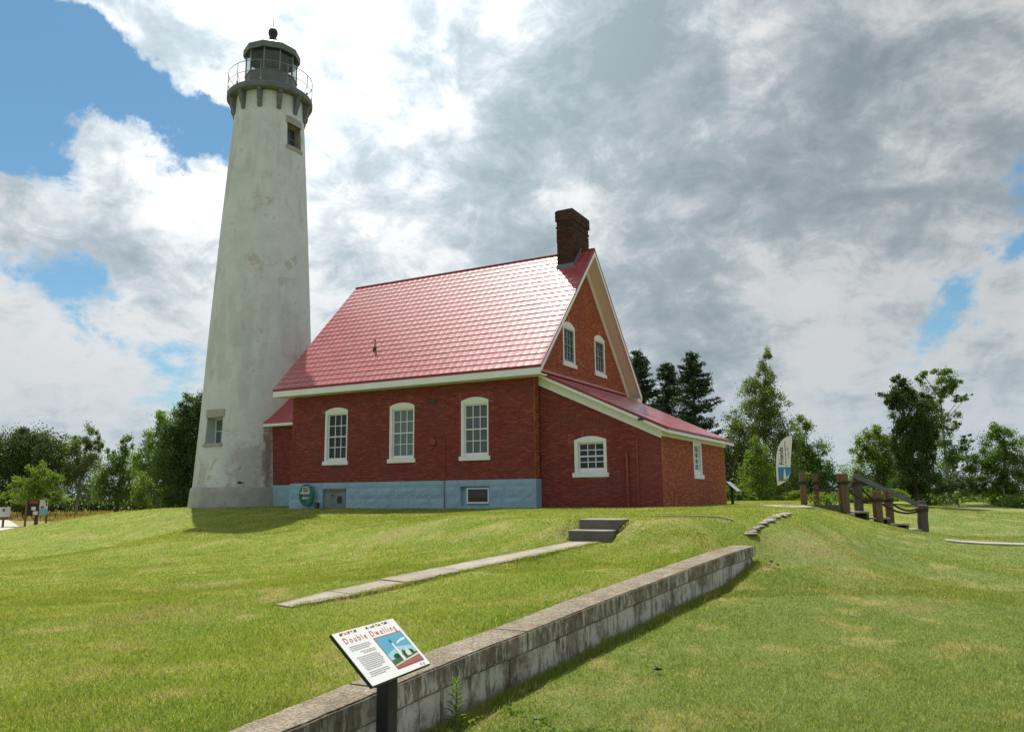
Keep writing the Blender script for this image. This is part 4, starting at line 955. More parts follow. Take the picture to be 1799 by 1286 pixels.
for p, (j, k) in zip(me.polygons, UV):
    rr = 2.2
    for li, (a, b) in zip(p.loop_indices, ((j, k), (j + 1, k), (j + 1, k + 1), (j, k + 1))): uvl.data[li].uv = (2 * math.pi * a / SEG * rr, zs[b])
me.shade_smooth(); shaft = tlocal(link('shaft', me, M['tower'], tower))
def tower_window(ang, half, z0, z1, stone, lint, sillh, depth):
    c, s = math.cos(ang), math.sin(ang); Nn = Vector((c, s, 0)); U = Vector((-s, c, 0)); O = Vector((TX, TY, 0))
    rr = rad((z0 + z1) / 2); w = rr * math.sin(half); rin = rr * math.cos(half) - depth
    mb = MB()                                              # reveal
    ro0, ro1 = rad(z0), rad(z1); e0, e1 = math.cos(half), math.cos(half)
    A = lambda u, z, n: O + U * u + Z * z + Nn * n
    for sgn in (-1, 1):
        mb.poly([A(sgn * w, z0, rad(z0) * math.cos(half)), A(sgn * w, z0, rin), A(sgn * w, z1, rin), A(sgn * w, z1, rad(z1) * math.cos(half))])
    mb.poly([A(-w, z1, rin), A(w, z1, rin), A(w, z1, ro1), A(-w, z1, ro1)]); mb.poly([A(-w, z0, rin), A(w, z0, rin), A(w, z0, ro0), A(-w, z0, ro0)])
    rv = part(mb, 'window_reveal', M['tower'] if not stone else M['stone_trim'])
    mb = MB(); fw = .06
    for (a, b, q0, q1) in ((-w, -w + fw, z0, z1), (w - fw, w, z0, z1), (-w + fw, w - fw, z0, z0 + fw), (-w + fw, w - fw, z1 - fw, z1), (-.015, .015, z0 + fw, z1 - fw), (-w + fw, -.015, (z0 + z1) / 2 - .015, (z0 + z1) / 2 + .015), (.015, w - fw, (z0 + z1) / 2 - .015, (z0 + z1) / 2 + .015)):
        mb.fbox(O, U, Z, Nn, a, b, q0, q1, rin, rin + .05)
    win = part(mb, 'window', M['white'] if not stone else M['rail'])
    for i in (0, 1):
        for j in (0, 1):
            g = MB(); ua, ub = ((-w + fw, -.015), (.015, w - fw))[i]; za, zb = ((z0 + fw, (z0 + z1) / 2 - .015), ((z0 + z1) / 2 + .015, z1 - fw))[j]
            g.fbox(O, U, Z, Nn, ua + .001, ub - .001, za + .001, zb - .001, rin + .01, rin + .02); g.build('pane', M['glass_sheen'] if not stone else M['glass_screen'], win)
    bk = MB(); bk.fbox(O, U, Z, Nn, -w - .1, w + .1, z0 - .1, z1 + .1, rin - .12, rin - .01); part(bk, 'window_backing', M['black'])
    def curved(z_a, z_b, hw, pr, name):
        mb = MB(); n_ = 8; T0 = math.asin(min(.99, hw / rr))
        for k in range(n_):
            t0, t1 = ang - T0 + 2 * T0 * k / n_, ang - T0 + 2 * T0 * (k + 1) / n_; q = []
            for zz_ in (z_a, z_b):
                for t in (t0, t1):
                    for ex in (-.08, pr): q.append(Vector((TX + (rad(zz_) + ex) * math.cos(t), TY + (rad(zz_) + ex) * math.sin(t), zz_)))
            i = len(mb.v); mb.v += [tuple(x) for x in q]
            mb.f += [(i + 1, i + 3, i + 7, i + 5), (i + 4, i + 5, i + 7, i + 6), (i, i + 2, i + 3, i + 1)]
            if k == 0: mb.f.append((i, i + 1, i + 5, i + 4))
            if k == n_ - 1: mb.f.append((i + 2, i + 6, i + 7, i + 3))
        part(mb, name, M['stone_trim'])
    curved(z1, z1 + lint, w * 1.14, .035, 'lintel'); curved(z0 - sillh, z0, w * 1.14, .05, 'sill')
tower_window(R(-90), R(11.25), 2.81, 3.97, False, .36, .15, .55)
tower_window(R(0), R(15), 17.35, 18.52, True, .38, .18, .40)
mb = MB(); mb.lathe([(2.95, -.6), (2.90, .0), (2.83, .70), (2.79, .86), (2.6, .88)], (TX, TY), 72); part(mb, 'plinth', M['plinth'], smooth=False)
# a broken patch low on the shaft
for (a_, z_, w_, h_) in ((-57, 1.05, .26, .13),):
    mb = MB(); t = R(a_); Nn = Vector((math.cos(t), math.sin(t), 0)); U = Vector((-math.sin(t), math.cos(t), 0)); O = Vector((TX, TY, 0)) + Nn * (rad(z_) - .01)
    q = [O + U * (w_ / 2 * math.cos(b) * random.uniform(.8, 1.1)) + Z * (z_ + h_ / 2 * math.sin(b) * random.uniform(.7, 1.1)) for b in np.linspace(0, 2 * math.pi, 12, endpoint=False)]
    mb.prism(q, Nn * .012); part(mb, 'exposed_brick_patch', M['black'])
# brackets under the gallery
for k in range(12):
    t = R(30 * k); Nn = Vector((math.cos(t), math.sin(t), 0)); U = Vector((-math.sin(t), math.cos(t), 0)); O = Vector((TX, TY, 0))
    prof = [(1.60, 20.02), (2.0, 20.02), (2.0, 19.88), (1.93, 19.84), (1.93, 19.62), (1.90, 19.50), (1.83, 19.40), (1.82, 19.30), (1.78, 19.16), (1.73, 19.10), (1.64, 19.08)]
    mb = MB(); mb.prism([O + Nn * r_ + Z * z_ - U * .10 for r_, z_ in prof], U * .20); part(mb, 'bracket', M['gallery'])
mb = MB(); mb.lathe([(1.60, 20.02), (2.04, 20.02), (2.09, 20.06), (2.09, 20.26), (2.05, 20.32), (1.1, 20.33)], (TX, TY), 72); part(mb, 'gallery_deck', M['gallery'])
GRr = 2.05
rl = MB()
for zz_, rr in ((21.36, .017), (20.82, .013)):
    rl.tube([(TX + GRr * math.cos(t), TY + GRr * math.sin(t), zz_) for t in np.linspace(0, 2 * math.pi, 73)], rr, 6, False)
railing = part(rl, 'railing', M['rail'])
for k in range(10):
    t = R(36 * k + 14); c, s = math.cos(t), math.sin(t)
    mb = MB(); mb.tube([(TX + GRr * c, TY + GRr * s, 20.3), (TX + GRr * c, TY + GRr * s, 21.37)], .017, 6)
    mb.tube([(TX + GRr * math.cos(t + .0) * .9, TY + GRr * math.sin(t) * .9, 20.33), (TX + GRr * c * .985, TY + GRr * s * .985, 20.75)], .012, 6)
    mb.lathe([(.05, 20.32), (.04, 20.42), (.02, 20.45)], (TX + GRr * c, TY + GRr * s), 8); mb.build('post', M['rail'], railing)
# lantern room, ten sided
A0 = R(-43.8 + 18)
lr = MB(); lr.lathe([(1.27, 20.33), (1.27, 21.30), (1.30, 21.32), (1.30, 21.38), (1.20, 21.38)], (TX, TY), 10, A0); part(lr, 'lantern_parapet', M['gallery'])
for k in range(10):
    t = A0 + 2 * math.pi * k / 10; t2 = A0 + 2 * math.pi * (k + 1) / 10
    p = Vector((TX + 1.245 * math.cos(t), TY + 1.245 * math.sin(t), 0)); q = Vector((TX + 1.245 * math.cos(t2), TY + 1.245 * math.sin(t2), 0))
    mb = MB(); mb.tube([p + Z * 21.36, p + Z * 22.66], .028, 6); part(mb, 'glazing_bar', M['rail'])
gmt = bpy.data.materials.new('lantern_glass'); gmt.use_nodes = True; t_n = gmt.node_tree; t_n.nodes.clear()
tb = N(t_n, 'ShaderNodeBsdfTransparent'); tb.inputs[0].default_value = (.62, .68, .68, 1); gb = N(t_n, 'ShaderNodeBsdfGlossy'); gb.inputs['Roughness'].default_value = .06; gb.inputs[0].default_value = (.9, .95, 1, 1)
fr = N(t_n, 'ShaderNodeFresnel'); fr.inputs[0].default_value = 1.5; mxx = N(t_n, 'ShaderNodeMixShader'); t_n.links.new(fr.outputs[0], mxx.inputs[0]); t_n.links.new(tb.outputs[0], mxx.inputs[1]); t_n.links.new(gb.outputs[0], mxx.inputs[2])
oo = N(t_n, 'ShaderNodeOutputMaterial'); t_n.links.new(mxx.outputs[0], oo.inputs[0])
for k in range(10):
    t = A0 + 2 * math.pi * k / 10; t2 = A0 + 2 * math.pi * (k + 1) / 10
    p = Vector((TX + 1.235 * math.cos(t), TY + 1.235 * math.sin(t), 0)); q = Vector((TX + 1.235 * math.cos(t2), TY + 1.235 * math.sin(t2), 0))
    mb = MB(); mb.poly([p + Z * 21.38, q + Z * 21.38, q + Z * 22.64, p + Z * 22.64]); part(mb, 'lantern_pane', gmt)
mb = MB(); mb.lathe([(.0, 21.3), (1.2, 21.3)], (TX, TY), 10, A0); part(mb, 'lantern_floor', M['iron'])
mb = MB(); mb.lathe([(1.24, 22.62), (1.36, 22.52), (1.40, 22.48), (1.40, 22.80), (1.36, 22.84)], (TX, TY), 10, A0, False); mb.lathe([(1.22, 22.60), (.02, 22.72)], (TX, TY), 10, A0); part(mb, 'roof_skirt', M['gallery'])
mb = MB(); mb.lathe([(1.385, 22.82), (1.05, 23.03), (.65, 23.28), (.28, 23.50), (.16, 23.56)], (TX, TY), 10, A0); part(mb, 'lantern_roof', M['lantern_roof'])
mb = MB(); mb.lathe([(.27, 23.50), (.24, 23.60), (.18, 23.70), (.17, 23.80), (.21, 23.86), (.235, 23.96), (.235, 24.06), (.20, 24.17), (.12, 24.24), (.04, 24.27)], (TX, TY), 20); part(mb, 'ventilator_ball', M['black'], smooth=True)
mb = MB(); mb.tube([(TX, TY, 24.28), (TX + .01, TY, 24.98)], [.018, .007], 6); part(mb, 'lightning_rod', M['iron'])
mb = MB(); mb.lathe([(.30, 21.32), (.30, 21.55), (.18, 21.58), (.18, 21.65)], (TX, TY), 16); part(mb, 'lens_pedestal', M['iron'])
mb = MB()
for i in range(7): mb.lathe([(.26 - .015 * abs(i - 3), 21.66 + i * .07), (.31 - .02 * abs(i - 3), 21.69 + i * .07), (.26 - .015 * abs(i - 3), 21.72 + i * .07)], (TX, TY), 20, 0, False)
part(mb, 'fresnel_lens', M['glass_sheen'])
mb = MB()
for (dx_, dy_, h_) in ((.6, -.5, .35), (-.5, -.7, .3), (.75, .1, .28)): mb.box((TX + dx_ - .08, TY + dy_ - .08, 21.32), (TX + dx_ + .08, TY + dy_ + .08, 21.32 + h_))
part(mb, 'lantern_fittings', M['black'])
# ------------------------------------------------------------------ signs
def text_mesh(parent, txt, size, m, loc, U, V, extrude=.0006, spacing=1.0, name='lettering', width=None, bold=0.0):
    cu = bpy.data.curves.new('t', 'FONT'); cu.body = txt; cu.size = size; cu.extrude = extrude; cu.space_character = spacing; cu.offset = bold; cu.resolution_u = 3
    to = bpy.data.objects.new('t', cu); COL.objects.link(to); dg = bpy.context.evaluated_depsgraph_get(); dg.update()
    me = bpy.data.meshes.new_from_object(to.evaluated_get(dg)); bpy.data.objects.remove(to); bpy.data.curves.remove(cu)
    xs = [v.co.x for v in me.vertices]; k = 1.0
    if width: k = width / (max(xs) - min(xs))
    Nn = U.cross(V)
    for v in me.vertices: v.co = loc + U * (v.co.x * k) + V * v.co.y + Nn * v.co.z
    me.name = name; me.materials.clear(); return link(name, me, m, parent)
def sign_panel(root, P, U, V, w, h, print_fn=None):
    Nn = U.cross(V); mb = MB(); mb.fbox(P, U, V, Nn, 0, w, 0, h, -.022, -.003); mb.build('panel_frame', M['black'], root, bevel=.003)
    mb = MB(); mb.fbox(P, U, V, Nn, .004, w - .004, .004, h - .004, -.003, 0.0); face = mb.build('panel_face', flat('sign_white', (.80, .81, .80), .35), root)
    if print_fn: print_fn(face, P + Nn * .0012, U, V, Nn)
def quad(mb, P, U, V, pts): mb.poly([P + U * u + V * v for u, v in pts])
def dwelling(face, P, U, V, Nn):
    w, h = .706, .388
    red = flat('sign_red', (.50, .05, .04), .5); blk = flat('sign_ink', (.07, .07, .075), .5)
    text_mesh(face, 'Double Dwelling', .060, red, P + U * .055 + V * .298, U, V, spacing=1.5, width=.585, bold=-.0006)
    # serifs of the title letters are too small to cut; signal flags above it
    cols = {'r': (.55, .04, .04), 'y': (.65, .48, .03), 'b': (.03, .06, .28), 'k': (.02, .02, .02), 'g': (.03, .12, .08), 'w': (.78, .78, .76)}
    fm = {k: flat('flag_' + k, c, .5) for k, c in cols.items()}
    rows = [(.06, ['gk', 'yr', 'ry', 'wr', 'rb', 'wr', 'yk', 'bb']), (.345, ['gk', 'rw', 'bw', 'rb', 'wy', 'yk', 'ky', 'yw', 'yr', 'bb', 'rb', 'ww'])]
    for u0, L in rows:
        for i, ab in enumerate(L):
            for q, c in enumerate(ab):
                mb = MB(); u = u0 + i * .0245; v = .358 - .001 * i * 0
                if (i + q) % 3 == 0: quad(mb, P, U, V, [(u, v), (u + .020, v), (u + .020, v + .0085), (u, v + .0085)] if q == 0 else [(u, v + .0085), (u + .020, v + .0085), (u + .020, v + .017), (u, v + .017)])
                elif (i + q) % 3 == 1: quad(mb, P, U, V, [(u + q * .010, v), (u + .010 + q * .010, v), (u + .010 + q * .010, v + .017), (u + q * .010, v + .017)])
                else: quad(mb, P + Nn * .0004 * q, U, V, [(u, v), (u + .020, v), (u + .020, v + .017)] if q == 0 else [(u, v), (u + .020, v + .017), (u, v + .017)])
                mb.build('signal_flag', fm[c], face)
    mb = MB(); q = random.Random(5)                          # lines of small print, read as ragged grey lines
    y = .268
    for blk_, nl, (xa, xb) in ((0, 3, (.055, .30)), (1, 2, (.13, .30)), (2, 8, (.055, .30)), (3, 3, (.055, .30))):
        for i in range(nl):
            x = xa + (q.uniform(0, .012) if blk_ != 1 else 0); end = xb - q.uniform(0, .03) if i < nl - 1 else xa + .12 + q.uniform(0, .08)
            if blk_ == 1: x = xa + .02 * i
            while x < end:
                ww = q.uniform(.006, .022); quad(mb, P, U, V, [(x, y), (min(x + ww, end), y), (min(x + ww, end), y + .0055), (x, y + .0055)]); x += ww + .004
            y -= .0125
        y -= .008
    mb.build('small_print', flat('print_grey', (.30, .30, .31), .6), face)
    # the photograph printed at the right
    x0, x1, y0, y1 = .345, .665, .048, .278; e = Nn * .0003
    def B(name, c, pts, lv):
        mb = MB(); quad(mb, P + Nn * (.0003 * lv), U, V, [(x0 + (x1 - x0) * a, y0 + (y1 - y0) * b) for a, b in pts]); return mb.build(name, flat('print_' + name, c, .5), face)
    B('picture_border', (.38, .10, .08), [(-.02, -.03), (1.02, -.03), (1.02, 1.03), (-.02, 1.03)], 0)
    B('picture_sky', (.10, .36, .52), [(0, .25), (1, .25), (1, 1), (0, 1)], 1)
    B('picture_horizon', (.30, .55, .62), [(0, .25), (1, .25), (1, .52), (.5, .60), (0, .45)], 2)
    B('picture_grass', (.05, .12, .05), [(0, .12), (1, .12), (1, .30), (0, .26)], 3)
    B('picture_wall', (.60, .58, .50), [(.0, .10), (1, .24), (1, .18), (0, .06)], 4)
    B('picture_ground', (.32, .12, .10), [(0, 0), (1, 0), (1, .19), (0, .07)], 4)
    qq = random.Random(3)
    for i in range(16):
        a = qq.uniform(.02, .95); s_ = qq.uniform(.04, .08); 
        if .32 < a < .52: continue
        B('picture_tree', (.03, .09 + .05 * qq.random(), .05), [(a + s_ * math.cos(t), .30 + qq.uniform(.0, .05) + s_ * 1.5 * math.sin(t)) for t in np.linspace(0, 2 * math.pi, 9, endpoint=False)], 5)
    B('picture_house', (.62, .62, .58), [(.60, .24), (.78, .24), (.78, .40), (.74, .40), (.73, .50), (.70, .50), (.66, .40), (.60, .36)], 6)
    B('picture_roof', (.25, .07, .06), [(.36, .20), (.52, .20), (.48, .36), (.40, .36)], 6)
    B('picture_tower', (.70, .72, .66), [(.36, .14), (.47, .14), (.445, .74), (.385, .74)], 7)
    B('picture_lantern', (.06, .10, .12), [(.38, .74), (.45, .74), (.44, .84), (.415, .88), (.39, .84)], 8)
    B('picture_cloud', (.62, .74, .76), [(.55, .66), (.72, .72), (.92, .74), (.99, .80), (.82, .80), (.62, .74)], 2.5)
    lg = MB()
    for (cu, cv, rr) in ((.60, .022, .010), (.635, .020, .012)):
        quad(lg, P, U, V, [(cu + rr * math.cos(t), cv + rr * math.sin(t)) for t in np.linspace(0, 2 * math.pi, 10, endpoint=False)])
    lg.build('small_emblems', flat('print_grey_green', (.36, .42, .38), .5), face)
sU = Vector((-.0905, .700, -.0100)).normalized(); sV = -(Vector((.285, 0, -.264))); sV = (sV - sU * sV.dot(sU)).normalized()
sg = thing('interpretive_sign', 'white slanted sign titled Double Dwelling on a black post beside the retaining wall', 'sign', (8.98, -19.62, -1.24))
inv = sg.location.copy()
BLc = Vector((9.107, -19.941, -.613)) - inv
sign_panel(sg, BLc, sU, sV, .706, .388, dwelling)
mb = MB(); pc = BLc + sU * .345 + sV * .12 - sU.cross(sV) * .03
mb.box((pc.x - .045, pc.y - .048, -.2), (pc.x + .045, pc.y + .048, pc.z - .0)); mb.build('post', M['black'], sg, bevel=.006)
mb = MB(); mb.fbox(BLc, sU, sV, sU.cross(sV), .20, .50, .08, .30, -.05, -.0225); mb.build('bracket_plate', M['black'], sg)
s2 = thing('interpretive_sign', 'small white slanted sign on a black post at the far corner of the brick wing', 'sign', (5.12, 5.3, 0))
sU2, sV2 = Vector((0, 1, 0)), Vector((-.73, 0, .68)).normalized()
sign_panel(s2, Vector((.24, -.33, .47)), sU2, sV2, .66, .50)
mb = MB(); mb.box((-.045, -.045, -.2), (.045, .045, .62)); mb.build('post', M['black'], s2)
# notice boards far to the left
nb = thing('notice_board', 'double notice board on three brown posts beside the gravel path at the far left', 'notice board', (-48.9, 13.2, gz(-48.9, 13.2)))
e1 = Vector((-.17, .985, 0)).normalized(); ez = Z; en = e1.cross(ez)
if en.dot(Vector((1, -.6, 0))) < 0: en = -en
for u in (-.98, .04, .82):
    mb = MB(); mb.fbox(Vector(), e1, ez, en, u - .05, u + .05, -.3, 1.9, -.05, .05); mb.build('post', M['wood'], nb)
def bd(name, u0, u1, v0, v1, n_, c, par=None):
    mb = MB(); mb.fbox(Vector(), e1, ez, en, u0, u1, v0, v1, n_, n_ + .02); return mb.build(name, flat('board_' + name, c, .6), par or nb)
b1 = bd('dark_panel', -.93, -.01, .78, 1.92, .055, (.030, .022, .035)); bd('header', -.85, -.08, 1.68, 1.88, .077, (.28, .06, .05), b1)
bd('notice', -.62, -.25, 1.20, 1.45, .077, (.75, .75, .75), b1); bd('notice', -.46, -.06, .84, 1.12, .077, (.75, .75, .75), b1)
b2 = bd('light_panel', .08, .80, .80, 1.98, .055, (.62, .68, .70)); bd('teal_print', .09, .79, .82, 1.28, .077, (.20, .50, .58), b2)
bd('photo_print', .55, .70, 1.75, 1.95, .077, (.05, .05, .10), b2); bd('photo_print', .20, .45, 1.34, 1.48, .077, (.08, .08, .10), b2); bd('photo_print', .62, .72, 1.50, 1.68, .077, (.08, .08, .10), b2)
ns = thing('notice_board', 'single white notice board on one brown post at the left edge', 'notice board', (-50.4, 11.6, gz(-50.4, 11.6)))
mb = MB(); mb.fbox(Vector(), e1, ez, en, -.08, .04, -.3, 1.6, -.05, .05); mb.build('post', M['wood'], ns)
mb = MB(); mb.fbox(Vector(), e1, ez, en, -.55, .45, .78, 1.5, .055, .08); f_ = mb.build('panel', flat('board_white', (.72, .72, .73), .5), ns)
mb = MB(); mb.fbox(Vector(), e1, ez, en, -.2, -.02, 1.2, 1.38, .081, .09); mb.build('photo_print', flat('board_photo', (.08, .08, .12), .6), f_)
# feather banner
fb = thing('feather_banner', 'white feather banner reading Friends with a lighthouse picture, behind the brick wing', 'banner', (4.3, 18.1, gz(4.3, 18.1)))
bU = Vector((.86, .50, 0)).normalized(); bn = bU.cross(Z); z0 = fb.location.z
H = lambda v: v - z0
BW = 1.15
edge = [(.02, .72), (.0, 1.1), (.0, 1.6), (.03, 2.05), (.09, 2.38), (.18, 2.66), (.33, 2.92), (.52, 3.10), (.72, 3.20), (.93, 3.235)]
right = [(.93, 3.235), (.90, 2.9), (.84, 2.5), (.78, 2.1), (.75, 1.7), (.74, 1.45), (.66, 1.2), (.60, 1.02), (.30, .86), (.02, .72)]
mb = MB(); poly = edge + right[1:-1]
def flex(u, v): return .05 * math.sin(v * 2.2) * u + .03 * math.sin(u * 5 + v)
mb.prism([bU * u + Z * H(v) for u, v in poly][::-1], bn * .006); cloth = mb.build('banner_cloth', flat('banner_white', (.74, .73, .80), .7), fb)
mb = MB(); mb.tube([bU * (u - .015) + Z * H(v) for u, v in [(0.02, .0), (0.02, .72)] + edge[1:]], [.02, .018] + [.014] * 8 + [.008], 6); mb.build('pole', M['black'], fb)
fo = -bn * .003 if bn.dot(Vector((0, -1, 0))) < 0 else bn * .009
fN = fo.normalized()
tU, tV = Z, -bU
if tU.cross(tV).dot(fN) < 0: pass
text_mesh(cloth, 'Friends', .30, flat('banner_ink', (.02, .02, .06), .6), bU * .40 + Z * H(1.76) + fo * 1.5, Z, -bU, width=.86, bold=.004, extrude=.002)
text_mesh(cloth, 'of Tawas Point Lighthouse', .10, flat('banner_ink2', (.06, .06, .12), .6), bU * .55 + Z * H(1.68) + fo * 1.5, Z, -bU, width=1.25, extrude=.002)
text_mesh(cloth, '& State Park', .085, flat('banner_ink3', (.06, .06, .12), .6), bU * .69 + Z * H(2.1) + fo * 1.5, Z, -bU, width=.55, extrude=.002)
def bq(name, c, pts, lv):
    mb = MB(); mb.poly([bU * u + Z * H(v) + fo + fN * (.002 * lv) for u, v in pts]); mb.build(name, flat('banner_' + name, c, .6), cloth)
bq('picture_sky', (.05, .22, .55), [(.10, 1.0), (.60, 1.02), (.73, 1.44), (.75, 1.65), (.10, 1.65)], 1)
bq('picture_cloud', (.35, .55, .75), [(.40, 1.06), (.60, 1.10), (.72, 1.40), (.60, 1.25), (.46, 1.16)], 2)
bq('picture_ground', (.22, .16, .14), [(.10, .96), (.52, .98), (.58, 1.06), (.10, 1.10)], 2)
bq('picture_tower', (.70, .70, .74), [(.34, 1.04), (.50, 1.04), (.44, 1.56), (.40, 1.56)], 3)
bq('picture_house', (.20, .12, .16), [(.24, 1.06), (.36, 1.06), (.36, 1.16), (.30, 1.22), (.24, 1.16)], 3)
# ------------------------------------------------------------------ timber stair with rope handrails on the far bank
def rope_pts(a, b, sag, n=12): return [a.lerp(b, k / n) - Z * (sag * 4 * (k / n) * (1 - k / n)) for k in range(n + 1)]
rows = [[(7.71, 4.06, 0, 1.02), (8.86, 4.62, -.36, 1.36), (9.80, 5.16, -.62, 1.06), (11.05, 5.90, -.95, .92)],
        [(8.02, 4.72, 0, 1.02), (9.22, 5.36, -.30, 1.30), (10.10, 5.80, -.60, 1.02), (11.05, 6.60, -.93, 1.02)]]
lab = [['brown round post at the upper end of the rope fence, nearer of two', 'thick brown timber post beside the flower planter, second down the near rope line', 'round timber post with a split top, third down the near rope line by the stair', 'leaning rounded timber post at the foot of the rope fence'],
       ['brown round post at the upper end of the rope fence, farther of two', 'grey timber post carrying the top end of the handrail board', 'timber post under the middle of the handrail board', 'grey squared timber post carrying the lower end of the handrail board']]
P = {}
for r_, row in enumerate(rows):
    for i, (x, y, zz0, hh) in enumerate(row):
        g0 = min(zz0, gz(x, y)); rad_ = (.10, .17, .15, .16)[i] * (1 if r_ == 0 else .85)
        po = thing('timber_post', lab[r_][i], 'post', (x, y, g0), 0, 'posts of the rope fence on the far bank')
        lean = (.04 if i == 3 and r_ == 0 else .0); mb = MB(); top_ = zz0 + hh - g0
        mb.tube([(0, 0, -.4), (0.0, 0, top_ * .5), (lean, 0, top_ - .02), (lean, 0, top_)], [rad_ * 1.05, rad_, rad_ * .96, rad_ * (.86 if not (i == 3 and r_ == 0) else .6)], 10)
        mb.build('shaft', M['wood'] if (i in (0, 2) or (i == 1 and r_ == 0)) else M['greywood'], po)
        if i != 0 or True:
            kz = top_ - (.30 if i != 3 else .16); mb = MB()
            for j in range(3): mb.tube([((rad_ + .02) * math.cos(t), (rad_ + .02) * math.sin(t), kz + j * .035 - .03 + .01 * math.sin(t)) for t in np.linspace(0, 2 * math.pi, 14)], .019, 6, False)
            mb.build('rope_wrap', M['rope'], po)
        P[r_, i] = Vector((x, y, g0 + kz))
for r_ in (0, 1):
    for i in range(3):
        mb = MB(); a, b = P[r_, i], P[r_, i + 1]; o = a.copy()
        mb.tube([p - o for p in rope_pts(a, b, .26 if i == 0 else .24)], .036, 6)
        ro = mb.build('rope', M['rope']); ro.location = o
        tag(ro, ['dark sagging rope', 'dark sagging rope'][r_] + [' between the top two posts', ' between the second and third posts', ' between the lowest two posts'][i] + [' on the near side of the stair', ' on the far side of the stair'][r_], 'rope', 'ropes slung between the stair posts')
hr = MB(); a = Vector((9.22, 5.22, .93)); b = Vector((11.05, 6.46, -.07)); d_ = (b - a).normalized(); up = Z - d_ * d_.dot(Z); up.normalize(); s_ = d_.cross(up)
hr.fbox(a, d_, up, s_, -.1, (b - a).length + .1, -.10, .05, -.02, .025); o = hr.build('handrail_board', M['board']); tag(o, 'grey sloping handrail board running down beside the ropes', 'handrail')
stt = thing('timber_stair', 'short outdoor stair with pale treads between the rope posts', 'stairs', (9.3, 5.1, -.6))
for k, (x, y, zt) in enumerate(((8.45, 4.75, -.02), (9.15, 5.1, -.22), (9.72, 5.42, -.42), (10.25, 5.72, -.62), (10.75, 6.0, -.80))):
    mb = MB(); U = Vector((.87, .49, 0)); V_ = Vector((-.49, .87, 0)); Oo = Vector((x - 9.3, y - 5.1, zt + .6))
    mb.fbox(Oo, U, V_, Z, -.28, .28, -.35, .45, -.05, .0); mb.build('tread', M['concrete'], stt)
    mb = MB(); mb.fbox(Oo, U, V_, Z, .18, .26, -.35, .45, -.35, -.051); mb.build('riser', M['greywood'], stt)
pb = thing('flower_planter', 'dark low wooden planter box of flowers beside the second rope post', 'planter', (8.35, 4.15, gz(8.35, 4.15)))
mb = MB(); U = Vector((.87, .49, 0)); V_ = Vector((-.49, .87, 0))
mb.fbox(Vector((0, 0, 0)), U, V_, Z, -.52, .42, -.18, .18, -.25, .18); mb.build('box', M['greywood'], pb)
o = link('stone', rock_mesh('stone', (.16, .12, .10), 5), M['stone_trim']); o.location = (9.05, 4.35, gz(9.05, 4.35) + .03); tag(o, 'pale stone lying at the foot of the second rope post', 'stone')
# ------------------------------------------------------------------ leaves
def leaf_quads(C, size, sx=.62, flat_=.0):
    n_ = len(C); a = rng.normal(size=(n_, 3)); a[:, 2] *= (1 - flat_); a /= np.linalg.norm(a, axis=1)[:, None]
    b = rng.normal(size=(n_, 3)); b -= a * (a * b).sum(1)[:, None]; b /= np.linalg.norm(b, axis=1)[:, None]
    s = (size * rng.uniform(.6, 1.25, n_))[:, None]
    nn = np.cross(a, b)
    V = np.stack([C - a * s * .5, C + b * s * sx * .5 + nn * s * .12, C + a * s * .5, C - b * s * sx * .5 + nn * s * .12], 1).reshape(-1, 3)
    return V, np.arange(n_ * 4).reshape(-1, 4)
def crown_points(lobes, size, dens, side, fwd, shell=.55):
    P_ = []
    for (s, h, rx, rz) in lobes:
        nsub = max(6, int(9 * rx * rz / (size * size * 25)))
        area = math.pi * rx * rz; nl = int(dens * area / (size * size * .31))
        sub = rng.normal(size=(nsub, 3)); sub /= np.linalg.norm(sub, axis=1)[:, None]; sub *= rng.uniform(.35, 1.0, nsub)[:, None] ** .6
        pick = rng.integers(0, nsub, nl); rs = rng.uniform(.16, .36, nsub)
        q = sub[pick] + rng.normal(size=(nl, 3)) * rs[pick][:, None] * .62
        c = side[None] * (q[:, :1] * rx) + fwd[None] * (q[:, 1:2] * rx) + np.array([[0, 0, 1]]) * (q[:, 2:3] * rz)
        P_.append(c + side * s + np.array([0, 0, h]))
    return np.concatenate(P_)
side = np.array([.878, .478, 0]); fwd = np.array([-.478, .878, 0])
